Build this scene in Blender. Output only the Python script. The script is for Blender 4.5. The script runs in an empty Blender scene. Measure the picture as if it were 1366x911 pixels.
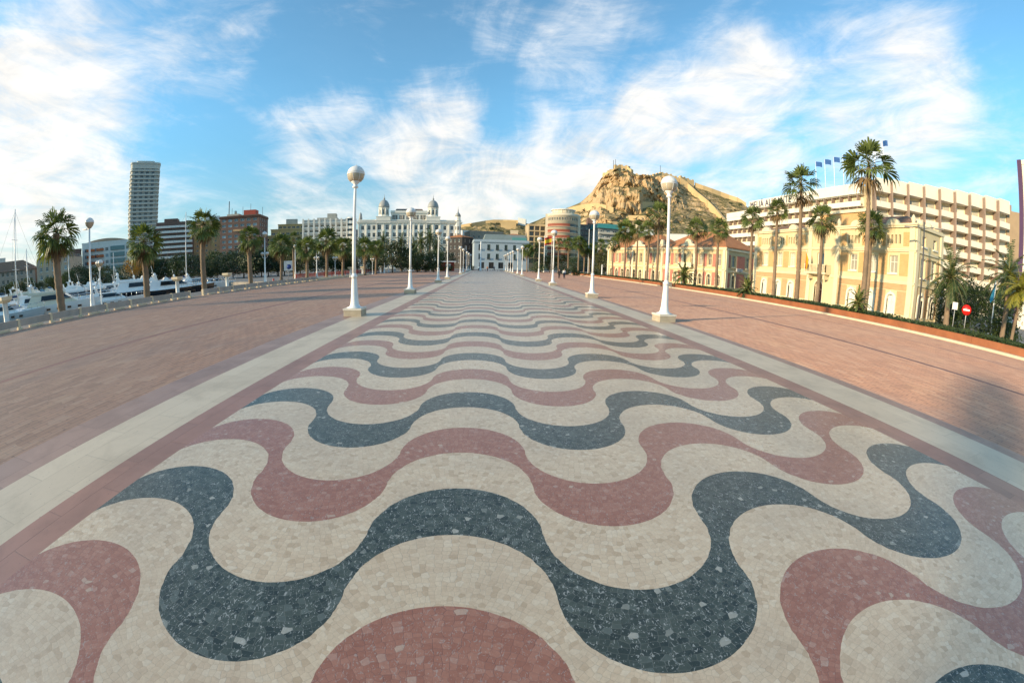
import bpy, bmesh, math, random
from math import sin, cos, tan, pi, sqrt, atan2, hypot, exp
from mathutils import Vector, Matrix, noise
R = math.radians
scene = bpy.context.scene
COL = scene.collection

# ------------------------------------------------------------------ camera (wide fisheye, 2 m above the plaza)
cd = bpy.data.cameras.new('camera')
cam = bpy.data.objects.new('camera', cd)
COL.objects.link(cam)
scene.camera = cam
F, B3, PIT, ROL, YAW = 526.3, -0.0315, 0.1912, -0.0240, 0.0733
def cam_to_world(d):
    x, y, z = d
    c, s = cos(ROL), sin(ROL); x, z = c*x + s*z, -s*x + c*z
    c, s = cos(PIT), sin(PIT); y, z = c*y + s*z, -s*y + c*z
    c, s = cos(YAW), sin(YAW); x, y = c*x + s*y, -s*x + c*y
    return Vector((x, y, z))
rt, up, fw = cam_to_world((1, 0, 0)), cam_to_world((0, 0, 1)), cam_to_world((0, 1, 0))
cm = Matrix.Identity(4)
for i in range(3):
    cm[i][0], cm[i][1], cm[i][2] = rt[i], up[i], -fw[i]
cm[2][3] = 2.0
cam.matrix_world = cm
cd.type = 'PANO'
cd.sensor_fit = 'HORIZONTAL'
cd.sensor_width = 36.0
cd.sensor_height = 36.0*682/1024
cd.lens = 13.0
cd.clip_start = 0.05
cd.clip_end = 8000
K = 1366/36.0/F
cy = cd
cy.panorama_type = 'FISHEYE_LENS_POLYNOMIAL'
cy.fisheye_fov = R(179)
cy.fisheye_polynomial_k0 = 0
cy.fisheye_polynomial_k1 = -K
cy.fisheye_polynomial_k2 = 0
cy.fisheye_polynomial_k3 = -B3*K**3
cy.fisheye_polynomial_k4 = 0

# ------------------------------------------------------------------ light and exposure
SUN_AZ, SUN_EL = -112.0, 15.0
sdir = Vector((sin(R(SUN_AZ))*cos(R(SUN_EL)), cos(R(SUN_AZ))*cos(R(SUN_EL)), sin(R(SUN_EL))))
ld = bpy.data.lights.new('sun', 'SUN')
sun = bpy.data.objects.new('sun', ld)
COL.objects.link(sun)
sun.rotation_euler = sdir.to_track_quat('Z', 'Y').to_euler()
ld.energy = 3.7
ld.angle = R(1.8)
ld.color = (1.0, 0.78, 0.50)
scene.view_settings.view_transform = 'Standard'
scene.view_settings.look = 'None'
scene.view_settings.gamma = 1
scene.view_settings.exposure = 0.82
scene.cycles.max_bounces = 6
scene.cycles.diffuse_bounces = 3
scene.cycles.glossy_bounces = 3
scene.cycles.transparent_max_bounces = 8

def polar(az, el):
    return Vector((sin(R(az))*cos(R(el)), cos(R(az))*cos(R(el)), sin(R(el))))

class NT:
    """small helper to write node trees"""
    def __init__(s, tree):
        s.t = tree; s.n = tree.nodes; s.l = tree.links; s.n.clear()
    def node(s, typ, **kw):
        n = s.n.new(typ)
        for k, v in kw.items():
            setattr(n, k, v)
        return n
    def put(s, inp, v):
        if v is None: return
        if isinstance(v, bpy.types.NodeSocket): s.l.new(v, inp)
        else: inp.default_value = v
    def math(s, op, a, b=None, c=None, clamp=False):
        n = s.node('ShaderNodeMath', operation=op, use_clamp=clamp)
        for i, v in enumerate((a, b, c)):
            if v is not None: s.put(n.inputs[i], v)
        return n.outputs[0]
    def vmath(s, op, a, b=None, out=0):
        n = s.node('ShaderNodeVectorMath', operation=op)
        s.put(n.inputs[0], a)
        if b is not None: s.put(n.inputs[1], b)
        return n.outputs[out]
    def sep(s, v):
        n = s.node('ShaderNodeSeparateXYZ'); s.put(n.inputs[0], v); return n.outputs
    def comb(s, x, y, z):
        n = s.node('ShaderNodeCombineXYZ')
        for i, v in enumerate((x, y, z)): s.put(n.inputs[i], v)
        return n.outputs[0]
    def noise(s, vec, scale, detail=4, rough=.55, dist=0, lac=2.0):
        n = s.node('ShaderNodeTexNoise'); n.noise_dimensions = '3D'
        s.put(n.inputs['Vector'], vec); s.put(n.inputs['Scale'], scale); s.put(n.inputs['Detail'], detail)
        s.put(n.inputs['Roughness'], rough); s.put(n.inputs['Distortion'], dist); s.put(n.inputs['Lacunarity'], lac)
        return n.outputs['Fac']
    def ramp(s, fac, stops, interp='LINEAR'):
        n = s.node('ShaderNodeValToRGB'); cr = n.color_ramp; cr.interpolation = interp
        while len(cr.elements) < len(stops): cr.elements.new(.5)
        for e, (p, c) in zip(cr.elements, stops):
            e.position = p; e.color = (*c, 1) if len(c) == 3 else c
        s.put(n.inputs[0], fac); return n.outputs[0]
    def smooth(s, v, a, b, lo=0., hi=1.):
        n = s.node('ShaderNodeMapRange', interpolation_type='SMOOTHSTEP')
        s.put(n.inputs[0], v); s.put(n.inputs[1], a); s.put(n.inputs[2], b); s.put(n.inputs[3], lo); s.put(n.inputs[4], hi)
        return n.outputs[0]
    def mix(s, fac, a, b, typ='MIX'):
        n = s.node('ShaderNodeMix', data_type='RGBA', blend_type=typ)
        s.put(n.inputs[0], fac)
        for i, v in ((6, a), (7, b)):
            if isinstance(v, (tuple, list)) and len(v) == 3: v = (*v, 1)
            s.put(n.inputs[i], v)
        return n.outputs[2]

# world: Nishita sky with bands of cirrus
w = bpy.data.worlds.new('World'); scene.world = w; w.use_nodes = True
t = NT(w.node_tree)
sky = t.node('ShaderNodeTexSky', sky_type='NISHITA', sun_disc=False)
sky.sun_elevation = R(SUN_EL); sky.sun_rotation = R(SUN_AZ)
sky.air_density = 1.0; sky.dust_density = 0.25; sky.ozone_density = 2.0; sky.altitude = 50
gen = t.node('ShaderNodeTexCoord').outputs['Generated']
dx, dy, dz = t.sep(gen)
den = t.math('ADD', t.math('MAXIMUM', dz, 0.0), 0.16)
px, py = t.math('DIVIDE', dx, den), t.math('DIVIDE', dy, den)
P2 = t.comb(px, py, 0.0)
# wisps: fibres drawn out along slanting lines, warped; puffs; and an even thin veil
warp = t.noise(P2, 0.55, 3, .5)
warp2 = t.noise(t.vmath('ADD', P2, (7.3, 2.1, 0)), 0.55, 3, .5)
wv0 = t.vmath('ADD', P2, t.comb(t.math('MULTIPLY', warp, .85), t.math('MULTIPLY', warp2, .85), 0.0))
rot = t.node('ShaderNodeMapping'); t.put(rot.inputs['Vector'], wv0)
rot.inputs['Rotation'].default_value = (0, 0, R(-32)); rot.inputs['Scale'].default_value = (3.9, 0.62, 1)
n1 = t.noise(rot.outputs[0], 1.0, 10, .64, .5)
gd = t.vmath('MULTIPLY', gen, (1.0, 1.0, 2.4))
sk = t.node('ShaderNodeMapping'); t.put(sk.inputs['Vector'], gen)
sk.inputs['Rotation'].default_value = (0, R(24), 0); sk.inputs['Scale'].default_value = (1.3, 1.3, 4.6)
n4 = t.noise(sk.outputs[0], 2.6, 10, .66, .9)
n2 = t.noise(gd, 5.5, 10, .66, .7)
n3 = t.noise(gd, 2.1, 6, .55, .5)
nn = t.math('ADD', t.math('ADD', t.math('MULTIPLY', n1, .24), t.math('MULTIPLY', n4, .30)), t.math('ADD', t.math('MULTIPLY', n2, .28), t.math('MULTIPLY', n3, .18)))
# where the cloud fields stand: (azimuth, elevation, half width in degrees, weight)
FIELDS = [(-64,16,18,.16),(-58,26,16,.10),(-68,6,14,.14),(-50,8,10,.10),(-42,26,10,.07),(-24,20,8,.10),(-30,16,7,.05),(-7,23,8,.13),(-14,16,6,.13),(-5,10,12,.18),(8,13,11,.18),(20,17,10,.16),(27,23,9,.15),(38,27,9,.17),(35,14,11,.15),(50,14,11,.10),(56,25,14,.12),(12,31,14,.06),(66,22,14,.10),(-24,7,10,.10),(-9,30,8,-.08),(-26,29,9,-.08),(75,27,9,-.10),(3,20,5,-.08),(-36,16,5,-.04),(46,32,6,-.05),(-20,12,4,-.05),(47,19,4,-.05)]
cov = 0.0
for az, el, wd, wt in FIELDS:
    dt = t.vmath('DOT_PRODUCT', gen, tuple(polar(az, el)), out=1)
    b = t.smooth(dt, cos(R(wd)), 1.0, 0.0, wt)
    cov = b if isinstance(cov, float) else t.math('ADD', cov, b)
cov = t.math('MINIMUM', cov, 0.20)
dens = t.smooth(t.math('ADD', nn, cov), .47, .765)
mott = t.smooth(t.math('ADD', t.math('MULTIPLY', n2, .6), t.math('MULTIPLY', n1, .4)), .35, .62, .80, 1.0)
ccol = t.mix(dens, (.86, .91, .97), (1.0, .955, .89))
ccol = t.mix(1.0, ccol, mott, 'MULTIPLY')
bg_s = t.node('ShaderNodeBackground'); bg_s.inputs[1].default_value = 0.15
tint = t.mix(1.0, sky.outputs[0], (.62, 1.07, 1.10), 'MULTIPLY')
low = t.smooth(dz, .0, .42, .46, 1.0)
tint = t.mix(1.0, tint, low, 'MULTIPLY')
t.put(bg_s.inputs[0], tint)
bg_c = t.node('ShaderNodeBackground'); bg_c.inputs[1].default_value = 0.66
t.put(bg_c.inputs[0], ccol)
ms = t.node('ShaderNodeMixShader')
t.put(ms.inputs[0], t.math('ADD', t.smooth(dz, .0, .30, .34, .05), t.math('MULTIPLY', dens, t.smooth(dz, .0, .30, .60, .90)))); t.put(ms.inputs[1], bg_s.outputs[0]); t.put(ms.inputs[2], bg_c.outputs[0])
out = t.node('ShaderNodeOutputWorld'); t.put(out.inputs[0], ms.outputs[0])

# ------------------------------------------------------------------ materials
MATS = {}
def mat(name, col, rough=.7, var=.14, sc=2.0, bump=0.0, metal=0.0, dirt=0.0, fine=0.0, coat=0.0, world=True):
    if name in MATS: return MATS[name]
    m = bpy.data.materials.new(name); m.use_nodes = True; MATS[name] = m
    t = NT(m.node_tree)
    pos = t.node('ShaderNodeNewGeometry').outputs['Position'] if world else t.node('ShaderNodeTexCoord').outputs['Object']
    n = t.noise(pos, sc, 5, .6)
    lo = tuple(c*(1-var) for c in col); hi = tuple(min(1, c*(1+var)) for c in col)
    c = t.ramp(n, [(.28, lo), (.72, hi)])
    if fine:
        f = t.noise(pos, sc*14, 3, .6)
        c = t.mix(t.smooth(f, .35, .7, 0, fine), c, tuple(x*.55 for x in col))
    if dirt:
        px = t.vmath('MULTIPLY', pos, (1.0, 1.0, .22))
        d = t.noise(px, 1.3, 5, .65)
        c = t.mix(t.smooth(d, .5, .75, 0, dirt), c, tuple(x*.55 for x in col))
    b = t.node('ShaderNodeBsdfPrincipled')
    t.put(b.inputs['Base Color'], c); b.inputs['Metallic'].default_value = metal
    t.put(b.inputs['Roughness'], t.math('ADD', rough-.06, t.math('MULTIPLY', n, .12)))
    if coat: b.inputs['Coat Weight'].default_value = coat
    if bump:
        bn = t.node('ShaderNodeBump'); bn.inputs['Strength'].default_value = bump; bn.inputs['Distance'].default_value = .03
        t.put(bn.inputs['Height'], t.noise(pos, sc*8, 5, .6)); t.put(b.inputs['Normal'], bn.outputs[0])
    o = t.node('ShaderNodeOutputMaterial'); t.put(o.inputs[0], b.outputs[0])
    return m

def glass(name, col=(.05, .07, .09), rough=.08, spread=.6):
    if name in MATS: return MATS[name]
    m = bpy.data.materials.new(name); m.use_nodes = True; MATS[name] = m
    t = NT(m.node_tree)
    rnd = t.node('ShaderNodeObjectInfo').outputs['Random']
    c = t.ramp(rnd, [(0, tuple(x*(1-spread) for x in col)), (.6, col), (1, tuple(min(1, x*(1+2.2*spread)) for x in col))])
    b = t.node('ShaderNodeBsdfPrincipled'); t.put(b.inputs['Base Color'], c)
    b.inputs['Roughness'].default_value = rough; b.inputs['Specular IOR Level'].default_value = .7
    o = t.node('ShaderNodeOutputMaterial'); t.put(o.inputs[0], b.outputs[0])
    return m

def leafmat(name, dark, light, sc=1.2, rough=.55, trans=.25):
    if name in MATS: return MATS[name]
    m = bpy.data.materials.new(name); m.use_nodes = True; MATS[name] = m
    t = NT(m.node_tree)
    g = t.node('ShaderNodeNewGeometry')
    n = t.noise(g.outputs['Position'], sc, 4, .6)
    r = t.math('ADD', t.math('MULTIPLY', n, .6), t.math('MULTIPLY', g.outputs['Random Per Island'], .4))
    c = t.ramp(r, [(.25, dark), (.75, light)])
    b = t.node('ShaderNodeBsdfPrincipled'); t.put(b.inputs['Base Color'], c); b.inputs['Roughness'].default_value = rough
    tr = t.node('ShaderNodeBsdfTranslucent'); t.put(tr.inputs[0], t.mix(1.0, c, (1.3, 1.3, .7), 'MULTIPLY'))
    mx = t.node('ShaderNodeMixShader'); mx.inputs[0].default_value = trans
    t.put(mx.inputs[1], b.outputs[0]); t.put(mx.inputs[2], tr.outputs[0])
    o = t.node('ShaderNodeOutputMaterial'); t.put(o.inputs[0], mx.outputs[0])
    return m

# ------------------------------------------------------------------ mesh helpers
class MB:
    def __init__(s): s.v = []; s.f = []; s.m = []; s.s = []
    def add(s, vs, fs, mi=0, M=None, smooth=False):
        o = len(s.v)
        if M is not None: vs = [M @ Vector(v) for v in vs]
        s.v.extend(tuple(v) for v in vs)
        for f in fs:
            s.f.append(tuple(i+o for i in f)); s.m.append(mi); s.s.append(smooth)
        return s
    def box(s, x0, x1, y0, y1, z0, z1, mi=0, M=None):
        v = [(x0,y0,z0),(x1,y0,z0),(x1,y1,z0),(x0,y1,z0),(x0,y0,z1),(x1,y0,z1),(x1,y1,z1),(x0,y1,z1)]
        return s.add(v, [(3,2,1,0),(4,5,6,7),(0,1,5,4),(1,2,6,5),(2,3,7,6),(3,0,4,7)], mi, M)
    def prism(s, poly, z0, z1, mi=0, M=None, top=None):
        n = len(poly); top = top or poly
        v = [(x,y,z0) for x,y in poly] + [(x,y,z1) for x,y in top]
        f = [tuple(range(n-1,-1,-1)), tuple(range(n,2*n))] + [(i,(i+1)%n,n+(i+1)%n,n+i) for i in range(n)]
        return s.add(v, f, mi, M)
    def lathe(s, prof, n=16, mi=0, M=None, smooth=True, a0=0, a1=2*pi, cap=True):
        full = abs(a1-a0-2*pi) < 1e-6; k = n if full else n+1
        v = [(r*cos(a0+(a1-a0)*j/n), r*sin(a0+(a1-a0)*j/n), z) for r,z in prof for j in range(k)]
        f = []
        for i in range(len(prof)-1):
            for j in range(n):
                a, b = j, (j+1) % k
                f.append((i*k+a, i*k+b, (i+1)*k+b, (i+1)*k+a))
        if cap and full:
            if prof[0][0] > 1e-4: f.append(tuple(range(k-1,-1,-1)))
            if prof[-1][0] > 1e-4: f.append(tuple(range((len(prof)-1)*k, len(prof)*k)))
        return s.add(v, f, mi, M, smooth)
    def tube(s, path, rad, n=8, mi=0, M=None, smooth=True):
        path = [Vector(p) for p in path]
        if not isinstance(rad, (list, tuple)): rad = [rad]*len(path)
        v = []
        for i, p in enumerate(path):
            d = (path[min(i+1,len(path)-1)] - path[max(i-1,0)]).normalized()
            a = d.cross(Vector((0,1,0)) if abs(d.y) < .9 else Vector((1,0,0))).normalized(); b = d.cross(a)
            v += [p + (a*cos(2*pi*j/n) + b*sin(2*pi*j/n))*rad[i] for j in range(n)]
        f = [(i*n+j, i*n+(j+1)%n, (i+1)*n+(j+1)%n, (i+1)*n+j) for i in range(len(path)-1) for j in range(n)]
        f += [tuple(range(n-1,-1,-1)), tuple(range((len(path)-1)*n, len(path)*n))]
        return s.add(v, f, mi, M, smooth)
    def quad(s, a, b, c, d, mi=0, M=None): return s.add([a,b,c,d], [(0,1,2,3)], mi, M)
    def ball(s, c, rx, ry, rz, mi=0, n=12, m=8):
        prof = [(sin(pi*i/m), -cos(pi*i/m)) for i in range(m+1)]
        return s.lathe([(max(r,1e-5), z) for r,z in prof], n, mi, Matrix.Translation(c) @ Matrix.Diagonal((rx,ry,rz,1)), True, cap=False)
    def mesh(s, name, mats):
        me = bpy.data.meshes.new(name)
        me.from_pydata(s.v, [], s.f)
        for m in (mats if isinstance(mats, (list, tuple)) else [mats]): me.materials.append(m)
        me.polygons.foreach_set('material_index', s.m)
        me.polygons.foreach_set('use_smooth', s.s)
        me.update()
        return me
    def build_each(s, name, mats, parent=None):
        """one object for every separate piece"""
        par = list(range(len(s.v)))
        def find(i):
            while par[i] != i: par[i] = par[par[i]]; i = par[i]
            return i
        for f in s.f:
            for q in f[1:]: par[find(q)] = find(f[0])
        by = {}
        for k, f in enumerate(s.f): by.setdefault(find(f[0]), []).append(k)
        for fs in by.values():
            m = MB(); ids = sorted({i for k in fs for i in s.f[k]}); mp = {i: j for j, i in enumerate(ids)}
            m.v = [s.v[i] for i in ids]; m.f = [tuple(mp[i] for i in s.f[k]) for k in fs]; m.m = [s.m[k] for k in fs]; m.s = [s.s[k] for k in fs]
            m.build(name, mats, parent)
    def build(s, name, mats, parent=None, loc=(0,0,0), rz=0):
        return link(name, s.mesh(name, mats), parent, loc, rz)

def link(name, me, parent=None, loc=(0,0,0), rz=0, sc=None):
    o = bpy.data.objects.new(name, me); COL.objects.link(o)
    o.location = loc; o.rotation_euler = (0,0,rz)
    if sc: o.scale = sc if isinstance(sc, (tuple, list)) else (sc,sc,sc)
    if parent: o.parent = parent
    return o
def tag(o, label=None, cat=None, group=None, kind=None):
    if label: o['label'] = label
    if cat: o['category'] = cat
    if group: o['group'] = group
    if kind: o['kind'] = kind
    return o
def thing(name, label, cat, loc=(0,0,0), rz=0, group=None):
    return tag(link(name, None, None, loc, rz), label, cat, group)
def struct(o): o['kind'] = 'structure'; return o
KIDS = {}
def dup(root, loc, rz=0, label=None, sc=1.0, group=None):
    r = root.copy(); COL.objects.link(r); r.location = loc; r.rotation_euler = (0,0,rz); r.scale = (sc,sc,sc)
    if label: r['label'] = label
    if group: r['group'] = group
    for ch in KIDS.setdefault(root.name, list(root.children)):
        c = ch.copy(); COL.objects.link(c); c.parent = r
        for g in KIDS.setdefault(ch.name, list(ch.children)):
            d = g.copy(); COL.objects.link(d); d.parent = c
    return r
def at(az, d, z=0.0): return (d*sin(R(az)), d*cos(R(az)), z)
ORD = ['first','second','third','fourth','fifth','sixth','seventh','eighth','ninth','tenth','eleventh','twelfth','thirteenth','fourteenth','fifteenth','sixteenth']

# ================================================================== GROUND, WATER, PAVING
def sheet(name, polys, z, m):
    mb = MB()
    for p in polys: mb.add([(x, y, z) for x, y in p], [tuple(range(len(p)))])
    return struct(mb.build(name, m))
def rect(x0, x1, y0, y1): return [(x0,y0),(x1,y0),(x1,y1),(x0,y1)]

asph = mat('asphalt_grey', (.20,.19,.175), .85, .2, .4, .2, fine=.3)
SHORE = [(-31,56),(-52,66),(-82,92),(-235,112)]
gp = [(-31,-600),(4000,-600),(4000,4000),(-4000,4000),(-4000,140)] + SHORE[::-1]
sheet('ground', [gp], 0.0, asph)
# quay faces down into the water
qm = mat('quay_stone', (.30,.27,.23), .85, .2, 1.0, .3, dirt=.5)
mb = MB()
pts = [(-31,-600)] + SHORE + [(-4000,140)]
for a, b in zip(pts, pts[1:]): mb.quad((*a,-3),(*b,-3),(*b,-.001),(*a,-.001))
struct(mb.build('quay_edge', qm))

wm = bpy.data.materials.new('harbour_water'); wm.use_nodes = True; t = NT(wm.node_tree)
pos = t.node('ShaderNodeNewGeometry').outputs['Position']
b = t.node('ShaderNodeBsdfPrincipled'); b.inputs['Base Color'].default_value = (.012,.035,.045,1); b.inputs['Roughness'].default_value = .07
bn = t.node('ShaderNodeBump'); bn.inputs['Strength'].default_value = .35; bn.inputs['Distance'].default_value = .12
t.put(bn.inputs['Height'], t.noise(pos, 1.3, 4, .6, .5)); t.put(b.inputs['Normal'], bn.outputs[0])
o = t.node('ShaderNodeOutputMaterial'); t.put(o.inputs[0], b.outputs[0])
sheet('water', [[(-4000,-600),(-30.9,-600),(-30.9,160),(-4000,160)]], -1.7, wm)

# --- brick paving of the two sides
def brick_mat():
    m = bpy.data.materials.new('red_paver_bricks'); m.use_nodes = True; t = NT(m.node_tree)
    pos = t.node('ShaderNodeNewGeometry').outputs['Position']
    x, y, z = t.sep(pos)
    v = t.comb(y, x, 0.0)
    br = t.node('ShaderNodeTexBrick'); t.put(br.inputs['Vector'], v)
    br.inputs['Scale'].default_value = 1; br.inputs['Brick Width'].default_value = .40; br.inputs['Row Height'].default_value = .135
    br.inputs['Mortar Size'].default_value = .012; br.inputs['Mortar Smooth'].default_value = .3; br.offset = .5
    br.inputs['Color1'].default_value = (.49,.255,.155,1); br.inputs['Color2'].default_value = (.42,.225,.148,1); br.inputs['Mortar'].default_value = (.20,.115,.085,1)
    br.inputs['Bias'].default_value = -.1
    big = t.noise(pos, .16, 5, .6, .8)
    c = t.mix(t.smooth(big, .35, .68, 0, .65), br.outputs['Color'], (.42,.25,.175))
    st = t.noise(t.vmath('MULTIPLY', pos, (1, .35, 1)), .9, 6, .65)
    c = t.mix(t.smooth(st, .5, .72, 0, .45), c, (.52,.315,.195))
    st2 = t.noise(pos, 3.2, 6, .7)
    c = t.mix(t.smooth(st2, .58, .75, 0, .35), c, (.16,.10,.085))
    gum = t.node('ShaderNodeTexVoronoi', voronoi_dimensions='2D'); t.put(gum.inputs['Vector'], pos); gum.inputs['Scale'].default_value = 1.7
    gr1, _g, _h = t.sep(gum.outputs['Color'])
    c = t.mix(t.math('MULTIPLY', t.smooth(gum.outputs['Distance'], .03, .05, .6, 0), t.math('GREATER_THAN', gr1, .55)), c, (.09,.07,.06))
    vb = t.node('ShaderNodeTexVoronoi', voronoi_dimensions='2D'); t.put(vb.inputs['Vector'], t.comb(t.math('MULTIPLY', y, 2.5), t.math('MULTIPLY', x, 7.4), 0.0)); vb.inputs['Scale'].default_value = 1.0; vb.inputs['Randomness'].default_value = .3
    br_, _g, _h = t.sep(vb.outputs['Color'])
    c = t.mix(t.smooth(br_, .55, 1.0, 0, .4), c, (.24,.13,.09)); c = t.mix(t.smooth(br_, .25, 0.0, 0, .35), c, (.55,.36,.25))
    pt = t.noise(t.vmath('MULTIPLY', pos, (1, .25, 1)), .22, 4, .6, 1.2)
    c = t.mix(t.smooth(pt, .52, .62, 0, .30), c, (.27,.18,.15))
    sp = t.noise(pos, 22., 2, .5)
    c = t.mix(t.smooth(sp, .68, .74, 0, .55), c, (.5,.42,.36))
    b = t.node('ShaderNodeBsdfPrincipled'); t.put(b.inputs['Base Color'], c)
    t.put(b.inputs['Roughness'], t.math('ADD', .62, t.math('MULTIPLY', big, .2))); b.inputs['Diffuse Roughness'].default_value = .55
    bn = t.node('ShaderNodeBump'); bn.inputs['Strength'].default_value = .5; bn.inputs['Distance'].default_value = .008
    t.put(bn.inputs['Height'], t.math('SUBTRACT', 1.0, br.outputs['Fac'])); t.put(b.inputs['Normal'], bn.outputs[0])
    o = t.node('ShaderNodeOutputMaterial'); t.put(o.inputs[0], b.outputs[0])
    return m
YA, YB = -26.0, 152.0
bricks = brick_mat()
# dark bands in the brick field run the length of the square
sheet('brick_paving', [rect(-25.4,-11.6,YA,YB), rect(-11.3,-6.0,YA,YB), rect(7.87,13.85,YA,YB), rect(14.12,20.35,YA,YB), rect(20.5,25.3,YA,YB)], .004, bricks)

def slab_mat(name, col, col2, bw, rh, mort=.006, rough=.5, vein=0.):
    m = bpy.data.materials.new(name); m.use_nodes = True; t = NT(m.node_tree)
    pos = t.node('ShaderNodeNewGeometry').outputs['Position']; x, y, z = t.sep(pos)
    br = t.node('ShaderNodeTexBrick'); t.put(br.inputs['Vector'], t.comb(y, x, 0.0))
    br.inputs['Scale'].default_value = 1; br.inputs['Brick Width'].default_value = bw; br.inputs['Row Height'].default_value = rh
    br.inputs['Mortar Size'].default_value = mort; br.inputs['Mortar Smooth'].default_value = .4
    br.inputs['Color1'].default_value = (*col,1); br.inputs['Color2'].default_value = (*col2,1); br.inputs['Mortar'].default_value = (*[q*.72 for q in col],1)
    n = t.noise(pos, 1.1, 6, .65, .4)
    c = t.mix(t.smooth(n, .42, .72, 0, .6), br.outputs['Color'], tuple(q*.72 for q in col2))
    n2 = t.noise(t.vmath('MULTIPLY', pos, (5, 1, 1)), 3.5, 6, .7, 1.)
    c = t.mix(t.smooth(n2, .55, .7, 0, .25+vein), c, tuple(q*.62 for q in col))
    sp = t.noise(pos, 30., 2, .5); c = t.mix(t.smooth(sp, .70, .76, 0, .6), c, (.05,.045,.04))
    b = t.node('ShaderNodeBsdfPrincipled'); t.put(b.inputs['Base Color'], c); t.put(b.inputs['Roughness'], t.math('ADD', rough-.1, t.math('MULTIPLY', n, .2)))
    bn = t.node('ShaderNodeBump'); bn.inputs['Strength'].default_value = .4; bn.inputs['Distance'].default_value = .004
    t.put(bn.inputs['Height'], t.math('SUBTRACT', 1.0, br.outputs['Fac'])); t.put(b.inputs['Normal'], bn.outputs[0])
    o = t.node('ShaderNodeOutputMaterial'); t.put(o.inputs[0], b.outputs[0])
    return m
mauve = slab_mat('mauve_marble', (.35,.215,.165), (.30,.185,.145), 1.2, .55, .008, .45)
cream = slab_mat('cream_marble', (.60,.49,.355), (.55,.445,.32), 1.45, .54, .006, .45, .1)
rose = slab_mat('rose_marble', (.35,.175,.125), (.29,.15,.11), 1.2, .30, .008, .42)
sheet('mauve_band', [rect(-6.0,-5.25,YA,YB), rect(7.5,7.87,YA,YB)], .004, mauve)
darkred = slab_mat('dark_red_bricks', (.29,.145,.11), (.24,.125,.10), .4, .15, .012, .7)
sheet('dark_brick_band', [rect(-11.6,-11.3,YA,YB), rect(13.85,14.12,YA,YB), rect(20.35,20.5,YA,YB)], .004, darkred)
sheet('cream_band', [rect(-5.25,-4.14,YA,YB), rect(6.32,7.5,YA,YB)], .004, cream)
sheet('rose_band', [rect(-4.14,-3.61,YA,YB), rect(5.80,6.32,YA,YB)], .004, rose)

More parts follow.
